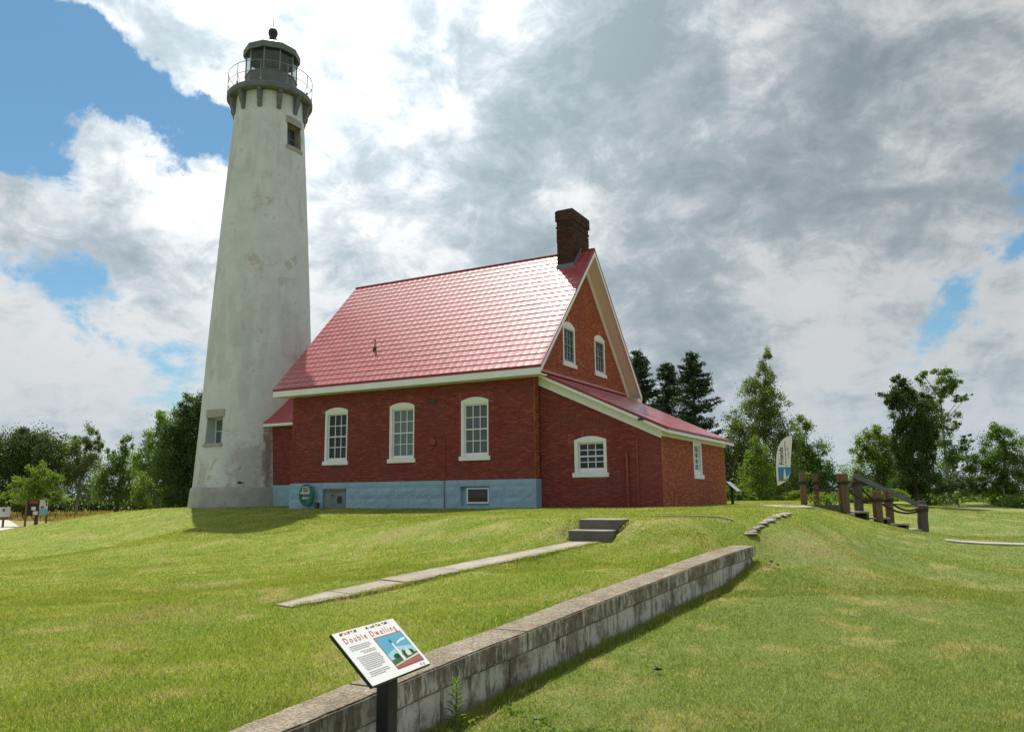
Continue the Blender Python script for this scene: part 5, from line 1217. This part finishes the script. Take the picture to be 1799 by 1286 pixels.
def tree(name, label, cat, base, lobes, leafm, size, dens, bark, group=None, trunk_r=.14, lean=0.0, shrub=False):
    x, y = base; z = gz(x, y); t = thing(name, label, cat, (x, y, z), 0, group)
    C = crown_points(lobes, size, dens, side, fwd); C = C[C[:, 2] > .03]
    Vv, F = leaf_quads(C, size); me = np_mesh('crown' if not shrub else 'foliage', Vv, F); link('crown' if not shrub else 'foliage', me, leafm, t)
    mb = MB(); top = max(h for s, h, a, b in lobes); tl = [l for l in lobes if l[1] > top - 1.2][0]
    n_ = 7; mb.tube([Vector(side) * (tl[0] * (k / n_) ** 1.5 + random.uniform(-.05, .05)) + Z * (-.3 + (top + .2) * k / n_) for k in range(n_ + 1)], [trunk_r * (1.15 - k / n_) for k in range(n_ + 1)], 7)
    for (s, h, rx, rz) in lobes:
        h0 = max(.15, h - abs(s) * .9 - rz * .9) ; fr_ = min(1, h0 / (top + .01)); c0 = Vector(side) * (tl[0] * fr_ ** 1.5) + Z * h0
        c1 = Vector(side) * s + Z * h; f_ = Vector(fwd) * random.uniform(-.3, .3) * rx
        mb.tube([c0, c0.lerp(c1, .5) + Z * rz * .12, c1 + f_], [trunk_r * .42, trunk_r * .28, trunk_r * .12], 5)
        for k in range(4):
            v = Vector((random.gauss(0, 1), random.gauss(0, 1), random.gauss(0, .8) + .3)).normalized(); mb.tube([c1 + f_ * .5, c1 + f_ * .5 + Vector((v.x * rx * .8, v.y * rx * .8, v.z * rz * .8))], [trunk_r * .14, trunk_r * .05], 4)
    mb.build('trunk' if not shrub else 'stems', bark, t)
    return t
TREES = dict((a[0], a[1:]) for a in [('dark_broad', -74.47, 27.25, -0.95, 85, 1.0, [(-2.07, 5.99, 2.72, 2.29), (0.05, 6.57, 2.42, 2.11), (2.15, 5.66, 2.11, 2.42), (-0.9, 3.0, 3.02, 2.11), (1.52, 2.98, 2.42, 2.11), (-3.9, 4.22, 3.02, 3.02), (-0.24, 7.88, 1.33, 0.97)]), ('bright_small', -50.26, 13.92, -1.5, 62, 0.62, [(-0.07, 4.23, 0.7, 0.88), (0.54, 3.61, 0.79, 0.7), (-1.14, 3.11, 1.06, 0.62), (1.24, 3.17, 0.88, 0.62), (-0.26, 2.75, 0.97, 0.7), (-0.0, 2.05, 1.76, 0.62), (-1.59, 2.16, 0.88, 0.53), (1.5, 2.3, 0.7, 0.53)]), ('twin_birch', -69.7, 29.85, -0.95, 85, 1.0, [(0.84, 8.0, 0.85, 1.21), (-0.98, 7.12, 1.21, 1.21), (0.95, 5.91, 1.33, 1.57), (-0.87, 5.04, 1.69, 1.99), (0.62, 3.23, 2.05, 2.11), (2.05, 7.39, 0.48, 0.97)]), ('slim', -61.4, 28.61, -0.95, 80, 1.0, [(0.62, 6.73, 0.68, 0.91), (-0.25, 5.34, 1.02, 1.25), (0.99, 4.76, 1.14, 1.42), (-0.56, 3.1, 1.48, 1.93), (1.15, 2.8, 1.7, 1.93), (-1.69, 2.83, 0.8, 1.42)]), ('light', -49.47, 23.57, -0.9, 70, 1.0, [(0.9, 7.7, 0.99, 1.19), (-0.1, 6.23, 1.09, 1.19), (1.13, 5.49, 1.39, 1.49), (-0.47, 4.27, 1.29, 1.24), (0.36, 2.79, 1.69, 1.74)]), ('yellow_bush', -41.51, 16.38, -0.9, 60, 0.8, [(-0.04, 2.17, 0.68, 0.94), (-0.26, 1.34, 0.6, 0.68), (0.68, 1.45, 0.77, 0.68)]), ('big_dark', -34.24, 14.58, -0.5, 55, 1.0, [(-0.18, 7.19, 0.78, 0.78), (0.72, 6.87, 0.78, 1.02), (-0.66, 5.73, 1.09, 1.17), (0.7, 5.14, 1.33, 1.56), (-0.87, 3.8, 1.41, 1.56), (0.68, 3.02, 1.64, 1.76), (-0.5, 1.68, 1.76, 1.48), (1.76, 4.93, 1.17, 2.34)]), ('birch_tall', 0.65, 33.59, -0.2, 55, 0.9, [(-1.75, 1.2, 1.33, 1.33), (-2.13, 2.74, 0.86, 1.17), (1.18, 1.17, 1.56, 1.33), (1.6, 3.86, 0.78, 0.94), (0.56, 9.74, 0.43, 0.7), (0.28, 8.7, 0.7, 0.86), (0.07, 7.54, 1.17, 1.02), (0.73, 6.77, 1.02, 0.94), (-0.93, 5.43, 1.33, 1.25), (0.83, 5.22, 1.33, 1.09), (-1.53, 3.51, 1.17, 1.56), (0.03, 3.11, 1.64, 1.76), (-0.58, 1.18, 1.95, 1.37)]), ('side_right', 2.2, 37.89, -0.3, 58, 0.95, [(0.83, 1.28, 1.57, 1.24), (-0.18, 3.73, 0.91, 0.99), (1.45, 1.68, 1.07, 0.99), (0.34, 5.35, 0.82, 0.82), (0.85, 3.72, 1.24, 1.07), (1.67, 2.9, 0.91, 0.82), (-0.19, 2.1, 1.65, 1.65), (2.07, 1.26, 0.66, 0.66)]), ('young_yellow', 1.73, 26.1, -0.1, 48, 0.9, [(0.03, 3.03, 0.55, 0.95), (-0.09, 1.69, 0.89, 1.02), (0.24, 0.67, 1.02, 0.75)]), ('left_green', 6.91, 42.76, -0.5, 60, 1.0, [(-1.69, 1.89, 0.94, 1.02), (-0.42, 1.03, 1.7, 0.94), (1.51, 2.91, 0.94, 1.11), (0.68, 5.31, 0.6, 0.51), (0.04, 4.6, 1.02, 0.94), (0.88, 3.75, 1.19, 1.11), (-0.82, 3.56, 0.77, 0.94), (0.02, 2.29, 1.53, 1.28), (1.5, 1.85, 1.28, 1.28)]), ('vine_dark', 9.81, 38.58, -0.45, 55, 0.85, [(-0.99, 6.93, 0.63, 0.55), (1.13, 4.02, 0.63, 1.17), (-0.75, 3.65, 0.7, 1.56), (-0.46, 1.33, 1.17, 1.02), (-0.71, 8.35, 0.47, 0.47), (-1.5, 7.51, 0.55, 0.35), (-0.4, 7.43, 0.78, 0.86), (0.06, 6.34, 1.09, 1.09), (0.65, 7.11, 0.63, 0.78), (0.75, 5.18, 0.86, 1.33), (-0.15, 4.8, 0.86, 1.33), (-0.05, 3.26, 0.86, 1.41), (0.4, 1.71, 1.02, 1.17)]), ('tall_open', 11.7, 45.38, -0.5, 60, 0.9, [(-0.05, 8.76, 1.02, 0.85), (1.02, 9.17, 0.6, 0.6), (0.23, 6.65, 0.94, 0.85), (-0.3, 5.19, 0.85, 0.85), (0.54, 3.91, 1.11, 0.85), (1.9, 2.85, 0.85, 0.68), (1.59, 1.59, 1.11, 0.85), (0.09, 9.89, 0.77, 0.6), (-1.11, 9.49, 0.51, 0.6), (0.51, 8.75, 0.64, 0.64), (-0.27, 7.71, 0.77, 0.68), (1.43, 7.69, 0.6, 0.34), (2.12, 7.98, 0.38, 0.21), (0.65, 5.81, 0.51, 0.43), (1.49, 4.75, 0.6, 0.34), (0.96, 3.07, 0.94, 0.6), (-0.11, 2.24, 0.85, 1.28)]), ('right_edge', 15.44, 47.41, -0.5, 60, 1.0, [(-0.97, 1.57, 1.28, 1.02), (0.94, 1.34, 1.45, 1.11), (0.34, 5.35, 0.6, 0.6), (-0.51, 5.57, 0.51, 0.51), (-0.09, 4.51, 0.94, 0.94), (1.05, 3.87, 1.11, 1.02), (-1.17, 3.47, 0.85, 1.02), (0.1, 2.19, 1.45, 1.28)]), ('low_dark', 12.32, 42.25, -0.5, 57, 0.9, [(-1.41, 1.38, 0.97, 0.73), (0.21, 1.28, 0.97, 0.65), (1.5, 1.03, 0.57, 0.49)]), ('low_yellow', 8.71, 25.29, -0.55, 44, 0.8, [(-0.5, 0.8, 0.63, 0.28), (0.31, 0.8, 0.56, 0.28), (0.9, 0.6, 0.44, 0.19)]), ('under_corner', 2.15, 19.41, 0, 42, 0.8, [(-0.24, 0.51, 0.42, 0.42), (0.36, 0.21, 0.48, 0.27)]), ('under_mid', 4.95, 25.55, -0.1, 46, 0.8, [(-0.98, 0.26, 0.85, 0.29), (0.33, 0.31, 0.72, 0.33), (1.47, 0.24, 0.46, 0.23)]), ('under_right', 6.29, 33.2, -0.35, 52, 0.8, [(0.0, 0.59, 0.59, 0.3), (0.74, 0.72, 0.52, 0.33)]), ('far_hedge', 15.25, 49.61, -0.55, 62, 0.9, [(-1.76, 0.74, 1.32, 0.31), (0.0, 0.77, 1.32, 0.35), (1.76, 0.8, 1.5, 0.4), (-3.96, 0.63, 1.06, 0.26)])])
def T_(key, name, label, leafm, bark='bark', dens=1.5, cat='tree', group='trees around the lawn', sz=.0024, tr=.14, shrub=False):
    x, y, z, D, dn, lobes = TREES[key]; zz = gz(x, y)
    lobes = [(s, h + z - zz, a * 1.16, b * 1.10) for s, h, a, b in lobes]
    tree(name, label, cat, (x, y), lobes, M[leafm], D * sz, dens * dn * 3.0, M[bark], group, tr, shrub=shrub)
T_('dark_broad', 'broadleaf_tree', 'broad dark tree at the far left behind the bright young tree', 'leaf_dark')
T_('bright_small', 'broadleaf_tree', 'bright green young tree standing behind the notice boards', 'leaf_light', tr=.08)
T_('twin_birch', 'birch_tree', 'tall loose two-topped grey green tree right of the notice boards', 'leaf_birch', 'palebark', 1.15)
T_('slim', 'broadleaf_tree', 'slim tree in the gap midway between the notice boards and the lighthouse', 'leaf_mid', dens=1.2)
T_('light', 'broadleaf_tree', 'light green tree just left of the tall dark tree by the lighthouse', 'leaf_light')
T_('yellow_bush', 'shrub', 'yellow green bush at the crest of the lawn left of the lighthouse', 'leaf_yellow', cat='shrub', group=None, tr=.05, shrub=True)
T_('big_dark', 'dark_tree', 'tall dark dense tree close behind the left side of the lighthouse', 'leaf_dark', dens=2.0, tr=.2)
T_('birch_tall', 'birch_tree', 'tall pointed light tree behind the feather banner', 'leaf_birch', 'palebark', 1.5)
T_('side_right', 'broadleaf_tree', 'rounded darker tree right of the feather banner, above the rope fence', 'leaf_mid', dens=1.35)
T_('young_yellow', 'broadleaf_tree', 'yellow green young tree left of the feather banner', 'leaf_light', dens=1.6, tr=.07)
T_('left_green', 'broadleaf_tree', 'rounded green tree behind the handrail board', 'leaf_light', dens=1.3)
T_('vine_dark', 'vine_covered_tree', 'very dark vine covered tree with an arm reaching left, above the lowest posts', 'leaf_dark', dens=2.6, tr=.2)
T_('tall_open', 'broadleaf_tree', 'tall open-branched tree just right of the dark vine covered tree', 'leaf_mid', 'palebark', 1.15, tr=.12)
T_('right_edge', 'broadleaf_tree', 'bushy tree at the right edge of the photo', 'leaf_mid', dens=1.3)
T_('low_dark', 'shrub', 'dark low thicket under the tall open-branched tree', 'leaf_dark', cat='shrub', group=None, dens=2.2, tr=.04, shrub=True)
T_('low_yellow', 'shrub', 'yellow green low bush behind the handrail board', 'leaf_yellow', cat='shrub', group=None, dens=2.0, tr=.03, shrub=True)
T_('under_corner', 'shrub', 'low leafy bush behind the small sign at the corner of the wing', 'leaf_mid', cat='shrub', group=None, dens=2.0, tr=.03, shrub=True)
T_('under_mid', 'shrub', 'low yellow green undergrowth behind the upper rope posts', 'leaf_yellow', cat='shrub', group=None, dens=1.6, tr=.02, shrub=True)
T_('under_right', 'shrub', 'low bush in the gap of sky behind the second rope post', 'leaf_light', cat='shrub', group=None, dens=1.8, tr=.03, shrub=True)
T_('far_hedge', 'hedge', 'low dark hedge along the crest of the far right lawn', 'leaf_mid', cat='hedge', group=None, dens=2.2, tr=.02, shrub=True)
# spruces behind the wing
for (x, y, z, Hh, hw), lb in zip([(-7.82, 32.43, -0.1, 10.84, 2.06), (-7.18, 37.39, -0.1, 10.61, 1.94), (-3.72, 32.36, -0.1, 10.32, 2.23)], ('dark spruce tight against the gable, leftmost of three behind the wing roof', 'shortest of three dark spruces behind the wing roof', 'widest ragged spruce nearest the wing eave, rightmost of three')):
    zb = gz(x, y); t = thing('spruce_tree', lb, 'tree', (x, y, zb), 0, 'spruces behind the wing roof'); C = []; mb = MB(); Hh += z - zb
    mb.tube([(0, 0, -.3), (.05, 0, Hh * .5), (0, .03, Hh)], [.2, .12, .02], 7)
    nb_ = 190
    for k in range(nb_):
        f = random.uniform(.05, 1) ** .85; zz = Hh * f; L = hw * 1.25 * (1 - f) ** .62 * random.uniform(.6, 1.15) + .25; a = random.uniform(0, 2 * math.pi)
        d = Vector((math.cos(a), math.sin(a), random.uniform(.05, .35))); p0 = Vector((0, 0, zz)); p1 = p0 + d * L - Z * L * .10; p2 = p0 + d * L * 1.05 + Z * L * .10
        mb.tube([p0, p1, p2], [.03, .015, .005], 4, False)
        m_ = int(50 + 70 * L); q = rng.uniform(.12, 1.08, m_); c = np.array(p0)[None] + np.array(d)[None] * (L * q)[:, None]; c[:, 2] += -.10 * L * q + .2 * L * np.maximum(q - .7, 0)
        C.append(c + rng.normal(size=(m_, 3)) * np.array([.13, .13, .10]) * (1.15 - q * .5)[:, None])
    Vv, F = leaf_quads(np.concatenate(C), .20, .38, .3); link('crown', np_mesh('crown', Vv, F), M['needle'], t); mb.build('trunk', M['bark'], t)
# continuous wood beyond, low and dark, reads as one mass
C = []
for k in range(150):
    u = k / 149; bx, by = -150 + 82 * u, 42 + 33 * u; bx, by = -112 + 70 * u, 20 + 42 * u
    hh = 2.6 + 1.6 * math.sin(k * .7) + random.uniform(-.6, .8)
    n_ = 150; q = rng.normal(size=(n_, 3)); q /= np.linalg.norm(q, axis=1)[:, None]
    C.append(np.array([[bx, by, gz(bx, by) + hh * .45]]) + q * np.array([1.3, 1.3, hh * .62]) * rng.uniform(.5, 1, n_)[:, None])
Vv, F = leaf_quads(np.concatenate(C), .42); o = link('distant_wood', np_mesh('distant_wood', Vv, F), M['leaf_dark'], None, 'stuff')
C = []
for k in range(220):
    u = k / 219; ang_ = R(27.0 - 47 * u + 0) ; D = 74 + 8 * math.sin(k * .3)
    bx, by = 12 - math.sin(ang_) * D, -23.6 + math.cos(ang_) * D
    hh = .75 + .35 * math.sin(k * .9) + random.uniform(-.2, .3)
    n_ = 110; q = rng.normal(size=(n_, 3)); q /= np.linalg.norm(q, axis=1)[:, None]
    C.append(np.array([[bx, by, gz(bx, by) + hh * .4]]) + q * np.array([.9, .9, hh * .7]) * rng.uniform(.5, 1, n_)[:, None])
Vv, F = leaf_quads(np.concatenate(C), .26); o = link('distant_undergrowth', np_mesh('distant_undergrowth', Vv, F), M['leaf_mid'], None, 'stuff')
# dry tall grass of the meadow left
n_ = 26000; gx_ = rng.uniform(-105, -36, n_); gy_ = rng.uniform(3, 62, n_)
u_ = (gx_ + 112) / 70; keep = (gy_ < 18 + 42 * u_) & (gy_ > 17 + (-36 - gx_) * .16) ; gx_, gy_ = gx_[keep], gy_[keep]; gz_ = ground(gx_, gy_); n_ = len(gx_)
a_ = rng.uniform(0, 6.28, n_); w_ = rng.uniform(.05, .14, n_); h_ = rng.uniform(.25, .6, n_)
B0 = np.stack([gx_, gy_, gz_], 1); dd = np.stack([np.cos(a_) * w_, np.sin(a_) * w_, 0 * a_], 1)
Vv = np.stack([B0 - dd, B0 + dd, B0 + np.stack([rng.normal(0, .1, n_), rng.normal(0, .1, n_), h_], 1)], 1).reshape(-1, 3)
link('meadow_grass', np_mesh('meadow_grass', Vv, np.arange(n_ * 3).reshape(-1, 3)), M['dry'], None, 'stuff')
# planter flowers
C = rng.normal(size=(260, 3)) * np.array([.26, .10, .09]); ca_, sa_ = .87, .49
C = np.stack([C[:, 0] * ca_ - C[:, 1] * sa_, C[:, 0] * sa_ + C[:, 1] * ca_, C[:, 2] + .28], 1); C[:, 0] += -.06
Vv, F = leaf_quads(C, .09); link('foliage', np_mesh('foliage', Vv, F), M['leaf_light'], pb)
C2 = C[:26] + np.array([[-.25, -.12, .06]]); Vv, F = leaf_quads(C2, .06); link('blossom', np_mesh('blossom', Vv, F), flat('red_blossom', (.55, .03, .04)), pb)
# tall weed by the retaining wall
def weed(x, y, h, n_l, label, lf=.10, name='weed'):
    t = thing(name, label, 'plant', (x, y, gz(x, y))); mb = MB(); mb.tube([(0, 0, -.02), (.005, .01, h * .5), (.012, .0, h)], [.006, .005, .002], 6); mb.build('stem', M['leaf_light'], t)
    lm = MB(); lm.poly([(0, 0, 0), (.5, -.10, .08), (1, 0, -.02), (.5, .10, .08)]); lme = lm.mesh('leaf'); lme.materials.append(M['leaf_light'])
    for k in range(n_l):
        f = (k + 1) / n_l; a = k * 2.4; o = bpy.data.objects.new('leaf', lme); COL.objects.link(o); o.parent = t
        l = lf * (1.15 - .55 * f); o.location = (0.01 * f, 0, h * (.08 + .92 * f)); o.scale = (l, l * 1.05, l); o.rotation_euler = (random.uniform(-.3, .3), -(.15 + .75 * f) + random.uniform(-.2, .2), a)
weed(8.80, -18.62, .34, 44, 'tall leafy green weed growing at the foot of the retaining wall right of the sign', .095)
weed(8.80, -19.28, .16, 18, 'small weed at the wall foot just left of the black sign post', .06)
C = []
for (x, y, s_, n_) in ((8.78, -18.95, .07, 90), (8.86, -18.80, .09, 120), (8.80, -18.45, .05, 60), (9.02, -18.15, .05, 50), (9.30, -18.3, .05, 60), (9.45, -18.62, .10, 160), (9.75, -18.5, .09, 140), (10.0, -18.42, .06, 70)):
    q = np.abs(rng.normal(size=(n_, 3))) * rng.choice([-1, 1], size=(n_, 3)) * np.array([s_, s_, .02]); q[:, 2] = np.abs(q[:, 2]) + .015; C.append(q + np.array([[x, y, gz(x, y)]]))
Vv, F = leaf_quads(np.concatenate(C), .035, .6, .4); link('ground_weeds', np_mesh('ground_weeds', Vv, F), M['leaf_light'], None, 'stuff')
dl = MB(); dl.poly([(0, 0, .02), (.05, -.02, .05), (.09, .01, .03), (.04, .03, .01)]); dl.poly([(.02, .01, .02), (.03, .04, .05), (.0, .06, .04)]); o = dl.build('dead_leaf', M['iron']); o.location = (9.61, -16.73, gz(9.61, -16.73) + .01); tag(o, 'small dark dead leaf lying on the lawn right of the retaining wall', 'leaf')
# bare earth at the end of the retaining wall
C = []; mb = MB()
for k in range(26):
    x, y = 9.36 + random.gauss(0, .10), -10.55 + random.gauss(0, .28); s_ = random.uniform(.015, .035); z = gz(x, y)
    mb.prism([Vector((x + s_ * math.cos(t) * random.uniform(.7, 1.2), y + s_ * math.sin(t), z - .01)) for t in np.linspace(0, 2 * math.pi, 6, endpoint=False)], Vector((0, 0, s_ * .4 + .008)))
mb.build('earth_clods', M['dirt'], None, 'stuff')
# ------------------------------------------------------------------ grass blades
def blades(name, n_, rmin, rmax, hgt, wid, spread=1.15):
    d = rmin + (rmax - rmin) * rng.uniform(0, 1, n_) ** 1.25
    lat = rng.uniform(-.64 * spread, .64 * spread, n_) * d + rng.uniform(-.5, .5, n_)
    f = np.array([-.4771, .8788]); r_ = np.array([.8788, .4771])
    x = 12.015 + f[0] * d + r_[0] * lat; y = -23.65 + f[1] * d + r_[1] * lat
    k = np.ones(n_, bool)
    wl = wall_lip(y); k &= ~((x > wl - np.interp(y, [-20.5, -16], [.27, .38])) & (x < wl + .005) & (y < -10.3))
    ab = np.array([5.30 - 6.66, -16.75 + 11.22]); L_ = np.hypot(*ab); t = ((x - 6.66) * ab[0] + (y + 11.22) * ab[1]) / L_ ** 2; dist = np.abs((x - 6.66) * ab[1] - (y + 11.22) * ab[0]) / L_
    k &= ~((t > -.02) & (t < 1.0) & (dist < .27 - .12 * np.clip((t - .86) / .14, 0, 1)))
    k &= ~((x > 6.36) & (x < 7.10) & (y > -11.35) & (y < -10.45))
    k &= ~((np.abs(x - 8.98) < .07) & (np.abs(y + 19.6) < .07))
    k &= ~((x > 8.7) & (x < 9.62) & (np.abs(y + 18.90 - (x - 9.15) * .4) < .19))
    k &= ~((x > -10.8) & (x < .1) & (y > -.1) & (y < 9)); k &= ~((x > -.1) & (x < 4.25) & (y > .33) & (y < 8.3))
    k &= (np.hypot(x - TX, y - TY) > 2.95)
    # thin, worn spots
    for (a, b, rr) in ((1.6, -14.5, 1.0), (.9, -8.6, 1.2), (3.4, -9.6, .9), (7.9, -10.4, .5), (9.9, -9.2, .9), (10.6, -10.6, 1.0), (9.3, -10.6, .4)):
        q = np.hypot(x - a, y - b) / rr; k &= rng.uniform(0, 1, n_) > .65 * np.clip(1 - q, 0, 1) ** .5
    x, y, d = x[k], y[k], d[k]; m_ = len(x); z = ground(x, y) + ruff(x, y)
    patch = .88 + .14 * np.sin(x * 2.1 + 1.3 * np.sin(y * 1.7)) * np.sin(y * 2.6 + x * .7)
    h = hgt * rng.uniform(.45, 1.25, m_) * patch; w = wid * rng.uniform(.7, 1.3, m_) * (.6 + d * .045)
    a = rng.uniform(0, 6.283, m_); tl = rng.normal(0, .55, (m_, 2)) * h[:, None]
    B0 = np.stack([x, y, z - .006], 1); dd = np.stack([np.cos(a) * w, np.sin(a) * w, 0 * a], 1)
    Vv = np.stack([B0 - dd, B0 + dd, B0 + np.stack([tl[:, 0], tl[:, 1], h], 1)], 1).reshape(-1, 3)
    link(name, np_mesh(name, Vv, np.arange(m_ * 3).reshape(-1, 3)), M['blade'], None, 'stuff')
blades('lawn_grass', 700000, 3.0, 13.0, .036, .0036)
blades('lawn_grass', 520000, 11.0, 27.0, .036, .0050)
blades('lawn_grass', 300000, 23.0, 50.0, .040, .0065)
# longer unmown grass along the wall foot and the path edge
n_ = 26000; t = rng.uniform(0, 1, n_); y = -20.5 + 10.2 * t; x = wall_lip(y) + .02 + np.abs(rng.normal(0, .05, n_)); z = ground(x, y); h = rng.uniform(.03, .09, n_); a = rng.uniform(0, 6.28, n_)
n2_ = 26000; t2 = rng.uniform(0, 1, n2_); cx_ = 6.66 - 1.36 * t2; cy_ = -11.22 - 5.53 * t2; sd_ = rng.choice([-1, 1], n2_, p=[.62, .38]); x2 = cx_ + sd_ * (.27 + rng.normal(0, .035, n2_) - .12 * np.clip((t2 - .86) / .14, 0, 1)); x = np.concatenate([x, x2]); y = np.concatenate([y, cy_ + rng.normal(0, .01, n2_)])
z = ground(x, y); h = np.concatenate([h, rng.uniform(.03, .06, n2_)]); a = rng.uniform(0, 6.28, len(x)); m_ = len(x)
B0 = np.stack([x, y, z - .006], 1); dd = np.stack([np.cos(a), np.sin(a), 0 * a], 1) * .004; tl = rng.normal(0, .4, (m_, 2)) * h[:, None]
link('edge_grass', np_mesh('edge_grass', np.stack([B0 - dd, B0 + dd, B0 + np.stack([tl[:, 0], tl[:, 1], h], 1)], 1).reshape(-1, 3), np.arange(m_ * 3).reshape(-1, 3)), M['blade'], None, 'stuff')
